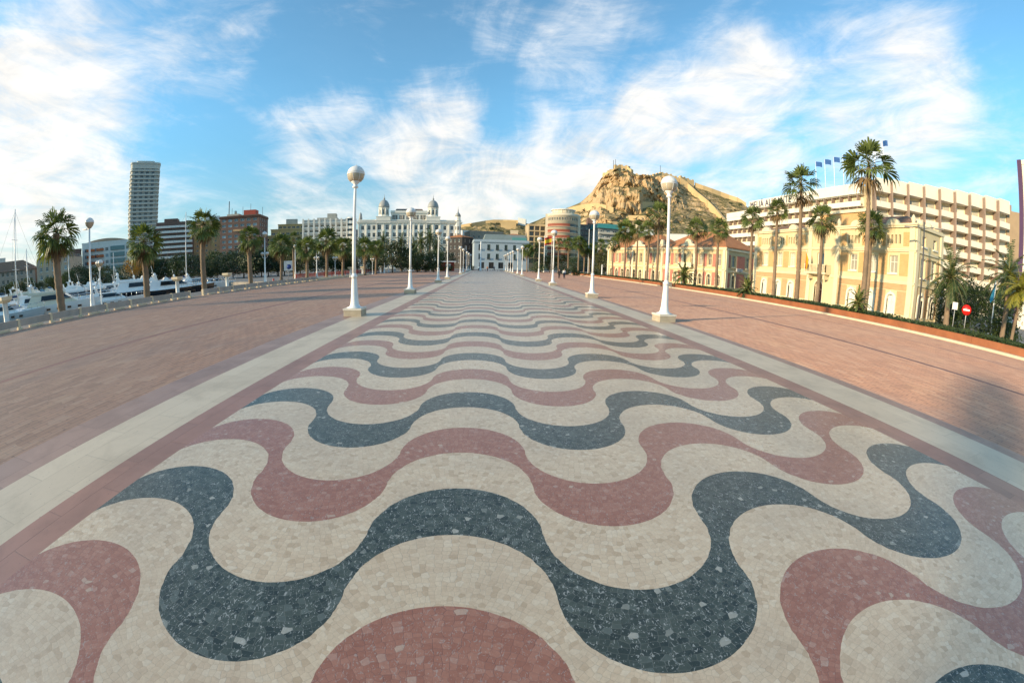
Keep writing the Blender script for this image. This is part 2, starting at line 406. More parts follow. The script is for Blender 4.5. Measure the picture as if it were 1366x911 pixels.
# --- the wave mosaic: period 2.742 m across, 2.846 m along; dark, cream, rose, cream
def mosaic_mat():
    m = bpy.data.materials.new('wave_mosaic'); m.use_nodes = True; t = NT(m.node_tree)
    pos = t.node('ShaderNodeNewGeometry').outputs['Position']
    wob = t.noise(pos, 9., 2, .5)
    x, y, z = t.sep(pos)
    xw = t.math('ADD', x, t.math('MULTIPLY', t.math('SUBTRACT', wob, .5), .030))
    # chain of half circles: crest, trough, crest ...
    u = t.math('FRACT', t.math('ADD', t.math('DIVIDE', t.math('ADD', xw, .2246), 2.742), 100.25))
    sg = t.math('SUBTRACT', t.math('MULTIPLY', t.math('LESS_THAN', u, .5), 2.0), 1.0)
    tt = t.math('SUBTRACT', t.math('MULTIPLY', t.math('FRACT', t.math('MULTIPLY', u, 2.0)), 2.0), 1.0)
    cv = t.math('MULTIPLY', sg, t.math('MULTIPLY', t.math('SQRT', t.math('MAXIMUM', t.math('SUBTRACT', 1.0, t.math('MULTIPLY', tt, tt)), 0.0)), .70))
    v = t.math('DIVIDE', t.math('SUBTRACT', t.math('SUBTRACT', y, 1.777), cv), 2.846)
    # tesserae laid in rows that follow each half circle: polar coordinates about its centre
    kk = t.math('FLOOR', t.math('MULTIPLY', v, 4.0))
    yc = t.math('ADD', 1.777, t.math('MULTIPLY', t.math('ADD', kk, t.math('LESS_THAN', sg, 0.0)), .7115))
    ddx = t.math('MULTIPLY', tt, .6855); ddy = t.math('SUBTRACT', y, yc)
    rho = t.math('SQRT', t.math('ADD', t.math('MULTIPLY', ddx, ddx), t.math('MULTIPLY', ddy, ddy)))
    phi = t.math('ARCTAN2', ddx, t.math('MULTIPLY', sg, ddy))
    wob2 = t.math('MULTIPLY', t.math('SUBTRACT', t.noise(pos, 5., 2, .5), .5), .05)
    tc = t.comb(t.math('ADD', t.math('MULTIPLY', phi, .92), t.math('MULTIPLY', t.math('FLOOR', t.math('MULTIPLY', t.math('ADD', t.math('DIVIDE', t.math('ADD', xw, .2246), 2.742), 100.25), 2.0)), 3.71)), t.math('ADD', t.math('ADD', rho, wob2), t.math('MULTIPLY', kk, 5.37)), 0.0)
    v = t.math('FRACT', t.math('ADD', v, 40.0))
    band = t.node('ShaderNodeValToRGB'); band.color_ramp.interpolation = 'CONSTANT'
    for _ in range(2): band.color_ramp.elements.new(.5)
    for e, (p_, c_) in zip(band.color_ramp.elements, [(0,(1,0,0,1)),(.242,(0,0,0,1)),(.5,(0,1,0,1)),(.742,(0,0,0,1))]):
        e.position = p_; e.color = c_
    t.put(band.inputs[0], v)
    dk, rs, _z = t.sep(band.outputs[0])
    # tesserae
    def vor(scale, feat='F1', rnd=.48):
        n = t.node('ShaderNodeTexVoronoi', voronoi_dimensions='2D', feature=feat); t.put(n.inputs['Vector'], tc)
        n.inputs['Scale'].default_value = scale; n.inputs['Randomness'].default_value = rnd; return n
    SC = 22.
    vc = vor(SC); ve = vor(SC, 'DISTANCE_TO_EDGE')
    r1, r2, r3 = t.sep(vc.outputs['Color'])
    big = t.noise(pos, .7, 5, .6, .5); fine = t.noise(pos, 45., 3, .6)
    cl = t.ramp(r1, [(0,(.49,.365,.24)),(.2,(.59,.455,.315)),(.75,(.635,.505,.355)),(1,(.67,.555,.41))])
    cl = t.mix(t.smooth(big, .38, .7, 0, .4), cl, (.40,.325,.25))
    cd_ = t.ramp(r2, [(0,(.026,.036,.031)),(.4,(.045,.058,.048)),(.88,(.070,.085,.070)),(.975,(.10,.12,.108)),(.988,(.26,.265,.23)),(1,(.36,.355,.31))])
    cr_ = t.ramp(r3, [(0,(.305,.130,.088)),(.5,(.345,.155,.106)),(.93,(.38,.185,.130)),(.985,(.41,.24,.185)),(1,(.46,.33,.25))])
    c = t.mix(dk, cl, cd_); c = t.mix(rs, c, cr_)
    c = t.mix(t.smooth(fine, .3, .75, 0, .30), c, t.mix(1.0, c, (.6,.6,.6), 'MULTIPLY'))
    cl2 = t.noise(pos, 11., 5, .7, .6)
    c = t.mix(t.smooth(cl2, .48, .75, 0, .30), c, t.mix(t.math('MAXIMUM', dk, 0.0), t.mix(1.0, c, (.75,.72,.68), 'MULTIPLY'), (.13,.155,.145)))
    # pale scratched flecks in the dark and rose stone
    sv = t.node('ShaderNodeTexVoronoi', voronoi_dimensions='2D'); 
    t.put(sv.inputs['Vector'], t.vmath('ADD', pos, t.comb(0.0, t.math('MULTIPLY', fine, .05), 0.0))); sv.inputs['Scale'].default_value = 13
    fl = t.smooth(t.noise(t.vmath('MULTIPLY', pos, (1.0, .55, 1.0)), 34., 2, .45, 2.6), .605, .64, 0, .62)
    fl = t.math('MULTIPLY', fl, t.math('MULTIPLY', t.math('ADD', dk, t.math('MULTIPLY', rs, .55)), t.smooth(sv.outputs['Distance'], .2, .35)))
    c = t.mix(fl, c, (.42,.43,.41))
    grout = t.smooth(ve.outputs[0], .0, .055, 1.0, 0.0)
    cam_d = t.math('MULTIPLY', grout, .5)
    gcol = t.mix(dk, (.30,.24,.18), (.17,.185,.175)); gcol = t.mix(rs, gcol, (.13,.065,.06))
    edge_n = t.noise(pos, 6., 3, .6)
    c = t.mix(t.math('MULTIPLY', cam_d, t.smooth(edge_n, .35, .65, .5, 1.3)), c, gcol)
    stain = t.noise(pos, 2.1, 6, .7, .3)
    c = t.mix(t.smooth(stain, .60, .78, 0, .35), c, t.mix(1.0, c, (.6,.56,.5), 'MULTIPLY'))
    b = t.node('ShaderNodeBsdfPrincipled'); t.put(b.inputs['Base Color'], c)
    t.put(b.inputs['Roughness'], t.math('ADD', t.math('ADD', .22, t.math('MULTIPLY', big, .14)), t.math('MULTIPLY', grout, .25)))
    bn = t.node('ShaderNodeBump'); bn.inputs['Strength'].default_value = .25; bn.inputs['Distance'].default_value = .003
    h = t.math('ADD', t.math('MULTIPLY', grout, -1.), t.math('MULTIPLY', r1, .35)); t.put(bn.inputs['Height'], h); t.put(b.inputs['Normal'], bn.outputs[0])
    o = t.node('ShaderNodeOutputMaterial'); t.put(o.inputs[0], b.outputs[0])
    return m
sheet('mosaic_path', [rect(-3.61,5.80,YA,YB)], .004, mosaic_mat())

# kerb strip by the garden, garden bed, side street, cross street
kerbm = mat('cream_kerb', (.62,.52,.36), .7, .12, 1.5, .2)
mb = MB(); mb.box(25.3,25.85,-8,50.6,-.1,.13); mb.box(25.3,25.85,54.5,118,-.1,.13); struct(mb.build('kerb', kerbm))
soil = mat('garden_soil', (.10,.085,.05), .95, .35, 1.0, .6)
sheet('garden_bed', [rect(26.45,31.5,-8,50.6), rect(26.45,31.5,54.5,62)], .30, soil)
sheet('side_path', [rect(32,39.5,-20,58)], .004, mat('path_pale', (.36,.31,.25), .8, .15, .8, .2))
road = mat('street_asphalt', (.055,.055,.056), .8, .25, .6, .3)
sheet('road', [rect(-60,45,156,170)], .004, road)
mb = MB()
for i in range(9): mb.quad((-2.5+i*1.0,156.6,.008),(-2.0+i*1.0,156.6,.008),(-2.0+i*1.0,169.4,.008),(-2.5+i*1.0,169.4,.008))
struct(mb.build('road_markings', mat('white_road_paint', (.72,.72,.70), .7)))

# ================================================================== SHARED MATERIALS
white = mat('white_enamel', (.78,.77,.74), .38, .05, 1.5, dirt=.18)
white_old = mat('white_paint_weathered', (.70,.68,.63), .55, .08, 1.2, dirt=.35)
globe_lo = mat('globe_diffuser', (.44,.37,.26), .22, .06, 4)
globe_hi = mat('globe_cap_white', (.70,.69,.66), .45, .04, 3)
stone_tan = mat('plinth_stone', (.40,.34,.25), .75, .2, 3, .3, dirt=.3)
stone_top = mat('plinth_top_stone', (.60,.56,.48), .7, .12, 3, .2)
cream_stone = mat('cream_stone', (.66,.55,.38), .75, .12, 2, .25, dirt=.25)
grey_stone = mat('grey_stone', (.36,.33,.29), .8, .18, 1.5, .3, dirt=.3)
steel = mat('grey_steel', (.42,.43,.44), .45, .1, 2, metal=.3)
dark_steel = mat('dark_steel', (.07,.07,.075), .45, .15, 2)
pane = glass('window_glass')
pane_b = glass('blue_window_glass', (.10,.15,.18), .06)
pane_d = glass('dark_window_glass', (.03,.035,.04), .1)

# ================================================================== PLAZA LAMPS
def lamp_proto():
    r = thing('street_lamp', 'x', 'street lamp', (0,0,0))
    m = MB(); m.box(-.37,.37,-.37,.37,-.02,.24,0); m.box(-.39,.39,-.39,.39,.24,.31,1); m.build('plinth', [stone_tan, stone_top], r)
    m = MB(); m.lathe([(.33,.31),(.33,.335),(.235,.36),(.185,.44),(.155,.65),(.108,1.45),(.104,1.52),(.128,1.53),(.13,1.60),(.10,1.62),(.078,1.70)], 20); m.build('flared_base', white, r)
    m = MB(); m.lathe([(.078,1.69),(.074,2.4),(.066,3.6),(.054,5.0),(.052,5.16)], 16); m.build('pole', white, r)
    m = MB(); m.lathe([(.066,5.12),(.115,5.14),(.12,5.20),(.08,5.22),(.085,5.28),(.17,5.36),(.19,5.40)], 18); m.build('collar', white, r)
    m = MB(); pr = [(.18,5.39),(.25,5.42),(.315,5.50),(.345,5.60),(.352,5.69)]; m.lathe(pr, 24, cap=False)
    g = m.build('globe', globe_lo, r)
    m = MB()
    for k in range(8):
        a = 2*pi*k/8; m.tube([(p_[0]*1.006*cos(a), p_[0]*1.006*sin(a), p_[1]) for p_ in pr], .009, 5)
    m.lathe([(.352,5.675),(.366,5.68),(.366,5.715),(.352,5.72)], 24); m.build('globe_ribs', globe_hi, g)
    m = MB(); m.lathe([(.358,5.715)]+[(.355*cos(a), 5.715+.33*sin(a)) for a in [R(q) for q in (15,30,45,60,75,85)]]+[(.02,6.047),(.02,6.085),(.001,6.09)], 24); m.build('globe_cap', globe_hi, r)
    return r
lp = lamp_proto()
LEFT = [15.5,27.8,44.8,56.0,86.0,97.5,118,132,148.5]; RIGHT = [15.1,26.6,42.6,54.0,78.4,89.2,104.5,114,126,138,147,150.8]
first = True
for side, X, ys in (('left', -5.25, LEFT), ('right', 7.42, RIGHT)):
    for i, Y in enumerate(ys):
        lab = ('nearest white globe lamp on a tan plinth along the mosaic\'s %s edge' % side) if i == 0 else '%s white globe lamp from the viewer along the mosaic\'s %s edge' % (ORD[i], side)
        if first: lp.location = (X, Y, .004); lp['label'] = lab; lp['group'] = 'globe lamps lining the mosaic path'; first = False
        else: dup(lp, (X, Y, .004), R(random.Random(i).uniform(-3,3)), lab, 1.0, 'globe lamps lining the mosaic path')

# quay lamps: slim posts without plinth, some with side globes
def globe_unit(m, x, y, z, r, mi0=1, mi1=2):
    m.lathe([(.05,z-r*1.25),(r*.45,z-r*1.0),(r*.5,z-r*.86)], 12, 0, Matrix.Translation((x,y,0)))
def quay_lamp(name, label, loc, H, twin_low=False, only_twin=False, arm=False, base=.22):
    r = thing(name, label, 'street lamp', loc, 0, 'lamps along the quay')
    m = MB()
    if only_twin: m.lathe([(.16,0),(.16,.04),(.09,.12),(.05,.3),(.042,H-.45)], 12)
    else: m.lathe([(base*1.5,0),(base*1.5,.05),(base,.15),(base*.8,.9),(base*.65,1.2),(.085,1.3),(.06,H-.5)], 14)
    m.build('pole', white, r)
    gl = []
    if not only_twin: gl.append((0,0,H-.22,.34))
    if twin_low: gl += [(-.36,.0,H*.60,.22),(.36,.0,H*.60,.22)]
    if only_twin: gl += [(-.30,.1,H-.20,.23),(.30,-.1,H-.20,.23)]
    if len(gl) > 1:
        m = MB()
        for x, y, z, q in gl:
            if abs(x) > .1: m.tube([(0,0,z-q-.28),(x*.6,y*.6,z-q-.30),(x,y,z-q-.12),(x,y,z-q+.02)], .025, 6)
        m.build('bracket', white, r)
    for x, y, z, q in gl:
        m = MB(); m.lathe([(q*.35,z-q*1.15),(q*.55,z-q*.9),(q*.85,z-q*.55),(q*1.0,z)], 16, 0, Matrix.Translation((x,y,0)), cap=False)
        m.lathe([(q*1.02,z)]+[(q*1.02*cos(a), z+q*sin(a)) for a in (R(20),R(45),R(70),R(88))], 16, 1, Matrix.Translation((x,y,0)), cap=False)
        m.build('globe', [globe_lo, globe_hi], r)
    if arm:
        m = MB(); m.tube([(0,0,H-.75),(-.5,.25,H-.55),(-1.3,.65,H-.50)], .025, 6); m.box(-1.75,-1.25,.55,.8,H-.53,H-.44); m.build('floodlight_arm', white, r)
    return r
quay_lamp('quay_lamp', 'tall white lamp with globe and side arm behind the stone barrier by yachts', (-27.2,19.3,0), 6.3, arm=True, base=.19)
quay_lamp('twin_globe_lamp', 'short white post with two globes standing right of the tall side-arm lamp by the yachts', (-29.4,21.8,0), 3.6, only_twin=True)
quay_lamp('three_globe_lamp', 'white lamp with one top globe and two lower globes beside a small red post', (-26.8,44.2,0), 6.4, twin_low=True)
quay_lamp('quay_lamp', 'white globe lamp standing just left of the white information sign by the park', at(-27.0,75.3), 6.0, base=.2)
quay_lamp('quay_lamp', 'white globe lamp before the ribbed white block with two bulbs low on its post', at(-24.0,74.1), 6.0, twin_low=True, base=.2)
quay_lamp('twin_globe_lamp', 'short twin globe post among palms below the ribbed white block', at(-21.4,70), 3.6, only_twin=True)
quay_lamp('twin_globe_lamp', 'short twin globe post right of the nearest left plaza lamp by the park edge', at(-16.1,91), 3.6, only_twin=True)
quay_lamp('quay_lamp', 'leftmost of three slim globe lamps under the left dome of the domed building', at(-14.4,104), 5.9, base=.2)
quay_lamp('quay_lamp', 'middle of three slim globe lamps under the left dome of the domed building', at(-13.8,116), 5.9, base=.2)
quay_lamp('quay_lamp', 'rightmost of three slim globe lamps under the left dome of the domed building', at(-12.9,126), 5.9, base=.2)

# stone pillars with wide caps along the quay
def pillar(label, loc, h=1.8):
    r = thing('stone_pillar', label, 'pillar', loc, 0, 'stone pillars along the quay')
    m = MB(); m.lathe([(.27,0),(.27,.12),(.20,.16),(.19,h-.42),(.21,h-.40)], 14); m.build('shaft', white_old, r)
    m = MB(); m.prism(rect(-.24,.24,-.24,.24), h-.40, h-.22, top=rect(-.40,.40,-.40,.40)); m.box(-.42,.42,-.42,.42,h-.22,h); m.build('cap', cream_stone, r)
for lab, az, d in [('stone pillar with wide square cap at far left beside the grey cruiser',-65.6,34),
    ('stone pillar with square cap before the dark hulled yacht beside the barrier gap',-43.3,43.5),
    ('stone pillar with square cap right of the white cruiser by the basin corner',-36.5,49.6),
    ('stone pillar with square cap just left of the nearest left plaza lamp',-19.2,71),('stone pillar with square cap just right of the nearest left plaza lamp',-17.5,86),
    ('stone pillar with square cap beside the leftmost of the three slim lamps',-14.9,106)]:
    pillar(lab, at(az, d))

# low stone barrier: slabs hung between posts
def barrier(label, X, y0, y1, n):
    r = thing('stone_barrier', label, 'barrier', (X, y0, 0), 0, 'stone barriers along the marina quay')
    L = (y1-y0)/n
    for i in range(n+1):
        m = MB(); m.box(-.10,.10,-.08,.08,.0,.56); m.box(-.02,.22,-.16,.16,.0,.09); m.build('post', cream_stone, r, (0, i*L, 0))
    for i in range(n):
        m = MB(); m.box(-.07,.07,.10,L-.10,.16,.54); m.box(-.05,.10,L*.30,L*.72,.01,.13,1); m.build('slab', [grey_stone, cream_stone], r, (0, i*L, 0))
barrier('long low grey slab barrier beside the yachts at the left edge', -25.25, 3.0, 28.3, 11)
barrier('low grey slab barrier past the quay gap running toward the park palms', -25.25, 30.2, 56.5, 11)
mb = MB(); mb.box(-25.25,-24.9,56.5,68,0,.35); mb.box(-25.25,-24.9,68.4,84,0,.30); tag(mb.build('low_wall', cream_stone), 'low cream stone wall in front of the red railing by the park', 'wall')

# red railing by the park
r = thing('red_railing', 'low red slatted railing in front of the park palms', 'railing', (-30.5,60,0))
redm = mat('red_paint', (.36,.06,.04), .5, .2, 2)
m = MB(); m.box(-.04,.04,0,52,.88,.96); m.box(-.03,.03,0,52,.30,.36)
m.build('rail', redm, r)
for i in range(14):
    m = MB(); m.box(-.06,.06,-.06,.06,0,1.0); m.build('post', redm, r, (0,i*4,0))
m = MB()
for i in range(104): m.box(-.02,.02,i*.5+.2,i*.5+.45,.36,.88)
m.build('slats', redm, r)
r = thing('information_sign', 'white information sign with blue disc standing between park palms', 'sign', at(-28.0,77), R(28))
m = MB(); m.tube([(0,0,0),(0,0,2.3)], .05, 8); m.build('post', steel, r)
m = MB(); m.box(-.8,.8,-.05,.05,1.5,3.3); m.build('panel', white, r)
m = MB(); m.lathe([(.45,0),(.45,.02)], 20, 0, Matrix.Translation((.15,-.052,2.2)) @ Matrix.Rotation(R(90),4,'X')); m.build('disc', mat('sign_blue', (.02,.06,.25), .4), r)
m = MB(); m.lathe([(.12,0),(.12,.75),(.0,.8)], 10); tag(m.build('red_hydrant', redm, None, (-26.2,45.2,0)), 'small red post at the foot of the three globe lamp', 'hydrant')

# ================================================================== PALMS
trunkm = mat('palm_trunk', (.235,.165,.105), .9, .28, 1.6, .8, fine=.5)
fanl = leafmat('fan_palm_leaf', (.045,.075,.018), (.165,.205,.05), 1.0)
fanl2 = leafmat('fan_palm_leaf_sunny', (.05,.08,.018), (.165,.205,.05), 1.0)
datel = leafmat('date_palm_leaf', (.03,.056,.02), (.10,.145,.045), .8)
yell = leafmat('yellow_palm_leaf', (.13,.15,.02), (.34,.30,.04), .8)
deadl = leafmat('dead_palm_leaf', (.11,.070,.030), (.22,.145,.065), 2.0, .8, .1)
petm = mat('palm_petiole', (.19,.17,.06), .6, .2, 3)

def trunk_mesh(name, H, r0, r1, lean, seed):
    rnd = random.Random(seed); m = MB(); n = int(H/.22); pa = []; ra = []
    ph = rnd.uniform(0,6)
    for i in range(n+1):
        f = i/n; pa.append((lean[0]*f**1.4*H + .05*sin(f*5+ph), lean[1]*f**1.4*H + .05*cos(f*4+ph), f*H))
        rr = r0 + (r1-r0)*min(1, f*1.25)
        if f < .06: rr *= 1.35-5*f*.9
        ra.append(rr*(1+(.075 if i % 2 else -.045)+rnd.uniform(-.05,.05)))
    m.tube(pa, ra, 12, smooth=True)
    return m, Vector(pa[-1])

def fan_frond(m, rnd, o, az, el, pet, rad, mi, droop=.35, k=11):
    d = Vector((cos(az)*cos(el), sin(az)*cos(el), sin(el)))
    side = Vector((-sin(az), cos(az), 0)); nrm = d.cross(side)
    sag = Vector((0,0,-1))
    roll = rnd.uniform(-1.0,1.0)
    h = o + d*pet*.55; e = o + d*pet + sag*pet*.12
    m.tube([o, h, e], [.035,.022,.016], 4, 1)
    ax = (d + sag*.25).normalized(); side = (side - ax*side.dot(ax)).normalized(); nrm = ax.cross(side); side, nrm = side*cos(roll)+nrm*sin(roll), nrm*cos(roll)-side*sin(roll)
    sp = R(rnd.uniform(68,84))
    for j in range(k):
        q = (j/(k-1)*2-1)*sp + rnd.uniform(-.05,.05)
        dirv = ax*cos(q) + side*sin(q)
        L = rad*(1-.22*(abs(q)/sp)**2)*rnd.uniform(.88,1.08)
        wv = (ax*-sin(q) + side*cos(q))*(rad*.085)
        fold = nrm*(-.06*rad) if j % 2 else nrm*(.02*rad)
        p1 = e + dirv*L*.55 + fold; p2 = e + dirv*L*.86 + sag*L*droop*.35 ; p3 = e + dirv*L + sag*L*droop*rnd.uniform(.8,1.5)
        m.add([e, p1-wv, p1+wv, p2-wv*.6, p2+wv*.6, p3], [(0,1,2),(1,3,4,2),(3,5,4)], mi)

def fan_crown(seed, n=25, pet=.95, rad=.98, lo=-24, leaf=None, skirt=5):
    rnd = random.Random(seed); m = MB(); O = Vector((0,0,0))
    for i in range(n):
        f = i/(n-1); el = R(82 - (82-lo)*f**.8 + rnd.uniform(-11,11)); az = i*2.39996 + rnd.uniform(-.3,.3)
        fan_frond(m, rnd, O + Vector((0,0,.25*(1-f))), az, el, pet*rnd.uniform(.8,1.1), rad*rnd.uniform(.85,1.1), 0, .12+.28*f)
    me = m.mesh('fronds', [leaf or fanl, petm])
    m = MB()
    for i in range(skirt):
        fan_frond(m, rnd, Vector((0,0,-.1)), i*2.4+rnd.uniform(-.4,.4), R(rnd.uniform(-74,-48)), pet*.7, rad*.8, 0, .7, 8)
    sk = m.mesh('dead_fronds', [deadl, deadl]) if skirt else None
    return me, sk
def feather_crown(seed, n=34, L=2.6, leaf=None, lo=-35, wid=.5):
    rnd = random.Random(seed); m = MB()
    for i in range(n):
        f = i/(n-1); el = R(84-(84-lo)*f**.9 + rnd.uniform(-8,8)); az = i*2.39996 + rnd.uniform(-.25,.25)
        l = L*rnd.uniform(.85,1.1); d = Vector((cos(az)*cos(el), sin(az)*cos(el), sin(el))); p = Vector((0,0,.2*(1-f))); pts = [p.copy()]
        K_ = 9
        for k in range(K_):
            d = (d + Vector((0,0,-.13-.04*rnd.random()))).normalized(); p = p + d*l/K_; pts.append(p.copy())
        m.tube(pts, [.04-.0035*k for k in range(K_+1)], 4, 1)
        side = Vector((-sin(az), cos(az), 0))
        for k in range(1, K_+1):
            for sg in (-1, 1):
                for hh in (0, .5):
                    q = pts[k]*(1-hh) + pts[k-1]*hh; dd = (pts[k]-pts[k-1]).normalized()
                    ll = wid*(1-.5*abs(k/K_-.45)*1.6)*rnd.uniform(.8,1.15)
                    tip = q + side*sg*ll*.85 + dd*ll*.55 + Vector((0,0,-ll*rnd.uniform(.15,.5)))
                    wv = dd*.045
                    m.add([q-wv, q+wv, (q+tip)/2+wv*1.1, tip, (q+tip)/2-wv*.9], [(0,1,2,3,4)], 0)
    return m.mesh('fronds', [leaf or datel, petm])
FANS = [fan_crown(s) for s in (3, 8, 21)]
FANS_B = [fan_crown(s, 32, .9, 1.1, -34, fanl2, 5) for s in (5, 14)]
FEATH = [feather_crown(s) for s in (2, 9)]
BUSHY = [fan_crown(s, 36, 1.05, 1.1, -44, fanl, 9) for s in (31, 33)]
def palm(label, loc, H, cr, csc=1.0, r0=.26, r1=.19, lean=(0,0), seed=0, group=None, cat='palm tree', name='palm_tree'):
    r = thing(name, label, cat, loc, 0, group)
    m, top = trunk_mesh('trunk', H, r0, r1, lean, seed)
    m.build('trunk', trunkm, r)
    me, sk = cr if isinstance(cr, tuple) else (cr, None)
    link('fronds', me, r, top, seed*1.7, csc)
    if sk: link('dead_fronds', sk, r, top, seed*2.1, csc)
    return r
GQ, GR, GP = 'palms along the marina quay', 'tall fan palms before the customs buildings', 'palms of the park beyond the square'
for i, (lab, az, d, H, cr, cs, lean) in enumerate([
    ('leftmost quay palm with thick trunk and shaggy crown before the white yacht', -58.7, 33.4, 5.5, BUSHY[0], .92, (-.03,0)),
    ('shaggy quay palm in front of the dark hulled yachts, below the round-cornered tower', -47.5, 38.6, 4.8, BUSHY[1], .92, (0,0)),
    ('quay palm with rounded crown between the terraced block and the brown brick block', -39.7, 44.6, 6.7, BUSHY[0], .95, (0,.01)),
    ('quay palm standing before the brown brick block, right of the white cruiser', -33.3, 52.0, 5.7, BUSHY[1], .88, (.01,0))]):
    palm(lab, at(az, d), H, cr, cs, .30, .25, lean, i+1, GQ)
palm('tall fan palm at the quay beyond the left edge of the view', (-28.5,-12.6,0), 11.2, FANS[0], .8, .3, .22, (0,0), 9, GQ)
for i, (lab, az, d, H, cr, cs) in enumerate([
    ('park palm between the first two slim quay lamps, before the yellow stepped block', -29.0, 70, 5.6, FANS_B[0], 1.25),
    ('darker slender park palm rising behind its neighbours before the yellow stepped block', -27.2, 80, 7.2, FANS[1], 1.0),
    ('low park palm just left of the ribbed white block', -25.4, 62, 4.7, FANS_B[1], 1.05),
    ('broad park palm below the middle of the ribbed white block', -22.6, 67, 6.0, FANS_B[0], 1.25),
    ('park palm below the right end of the ribbed white block', -20.3, 73, 5.2, FANS_B[1], 1.15),
    ('park palm immediately right of the nearest left plaza lamp', -17.2, 84, 5.6, FANS_B[0], 1.3),
    ('smaller park palm left of the domed building, second right of the nearest left lamp', -15.6, 92, 5.7, FANS_B[1], 1.2)]):
    palm(lab, at(az, d), H, cr, cs, .24, .2, (0,0), i+20, GP)
for i, (lab, az, d, H, cs) in enumerate([
    ('big date palm under the left dome of the domed white building', -14.6, 140, 10.6, 1.3),
    ('date palm in front of the centre of the domed white building', -12.0, 140, 10.2, 1.3),
    ('date palm left of the big pair below the right dome', -10.3, 142, 8.6, 1.35),
    ('large date palm of the pair standing below the right dome', -9.2, 138, 9.6, 1.55),
    ('tallest date palm directly below the right dome', -7.9, 140, 11.4, 1.7),
    ('date palm between the right dome and the corner turret', -6.9, 144, 8.8, 1.5)]):
    palm(lab, at(az, d), H, FEATH[i % 2], cs, .35, .3, (0,0), i+40, GP)
for i, (lab, az, d, H, cr, cs, lean) in enumerate([
    ('tallest palm, leaning right before the right half of the cream and ochre building', 53.4, 41.0, 13.3, FANS[0], 1.5, (.012,-.022)),
    ('tall palm before the left half of the cream and ochre building', 44.5, 47.0, 12.6, FANS[1], 1.4, (.004,-.004)),
    ('short palm beside the flag balcony of the cream and ochre building', 47.4, 45.0, 8.7, FANS[2], 1.02, (.006,0)),
    ('medium palm before the left end of the cream and ochre building', 41.25, 50.0, 10.3, FANS[0], .86, (.006,-.004)),
    ('palm in the gap between the salmon and the ochre building', 37.9, 54.0, 9.6, FANS[1], 1.0, (0,0)),
    ('palm before the right corner of the salmon building', 33.2, 55.0, 8.2, FANS[2], .98, (.004,0)),
    ('palm left of the salmon building corner, second palm from that corner', 30.2, 58.0, 8.4, FANS[0], .98, (0,0)),
    ('tall palm seen just left of the nearest right plaza lamp', 24.75, 66.0, 10.9, FANS[1], 1.45, (.006,.004)),
    ('palm immediately left of the tall palm beside the nearest right lamp', 23.4, 72.0, 9.2, FANS[2], 1.15, (0,0)),
    ('slim palm before the middle of the far salmon wing', 21.8, 76.0, 9.7, FANS[0], 1.05, (0,0)),
    ('broad crowned palm before the left half of the far salmon wing', 20.1, 80.0, 9.6, FANS_B[0], 1.45, (0,0)),
    ('low palm at the left end of the far salmon wing', 18.4, 88.0, 7.4, FANS[1], 1.0, (0,0)),
    ('short palm half hidden behind the trunk of the tallest palm', 54.0, 45.5, 8.5, FANS[2], 1.05, (.004,0))]):
    palm(lab, at(az, d), H, cr, cs, .27 if H > 12 else .22, .19 if H > 12 else .16, lean, i+60, GR)
for i, (lab, az, d, H, cr, cs) in enumerate([
    ('palm at the foot of the round striped building, left of its neighbours', 10.6, 122, 9.1, FANS[0], 1.15),
    ('second palm from the left at the foot of the round striped building', 12.0, 118, 8.9, FANS[2], 1.3),
    ('thick palm at the right edge of the round striped building', 13.5, 112, 8.8, FANS_B[0], 1.3),
    ('low palm just right of the round striped building', 14.3, 116, 7.4, FANS_B[1], 1.1),
    ('palm before the balconied block, left of the second right lamp', 15.1, 118, 7.3, FANS[1], 1.2),
    ('dark palm before the teal roofed block, right of the second right lamp', 16.6, 112, 8.3, FANS[0], 1.3),
    ('park palm before the white building with shuttered windows', 6.1, 140, 7.4, FANS_B[1], 1.5),
    ('palm beside the third right lamp before the concrete framed block', 7.4, 142, 8.8, FEATH[0], 1.3)]):
    palm(lab, at(az, d), H, cr, cs, .24, .18, (0,0), i+90, 'palms along the far right of the square')
palm('drooping feather palm beside the right corner of the ochre building', at(64.7,39), 4.1, FEATH[1], 1.0, .26, .22, (.01,0), 101)
palm('green feather palm rising behind the yellow palm at the right edge', at(71.9,36), 4.6, FEATH[0], .9, .2, .16, (0,0), 102)
YP = feather_crown(44, 26, 1.9, yell, -20, .55)
palm('yellow leaved palm with pale trunk at the right edge of the view', at(73.2,32), 3.6, YP, .85, .13, .10, (0,-.03), 103)
CYC = feather_crown(51, 30, 1.25, fanl, 2, .22)
palm('small sago palm in the hedge in front of the tallest palm', at(53.0,33.6,.3), .75, CYC, .95, .2, .2, (0,0), 104, cat='sago palm', name='sago_palm')
palm('dark sago palm on a short stem before the salmon building', at(28.6,57,.3), 1.3, CYC, 1.5, .22, .2, (0,0), 105, cat='sago palm', name='sago_palm')
palm('low sago palm in the bed between the salmon and ochre buildings', at(37.6,43.5,.3), .55, CYC, 1.1, .2, .2, (0,0), 106, cat='sago palm', name='sago_palm')

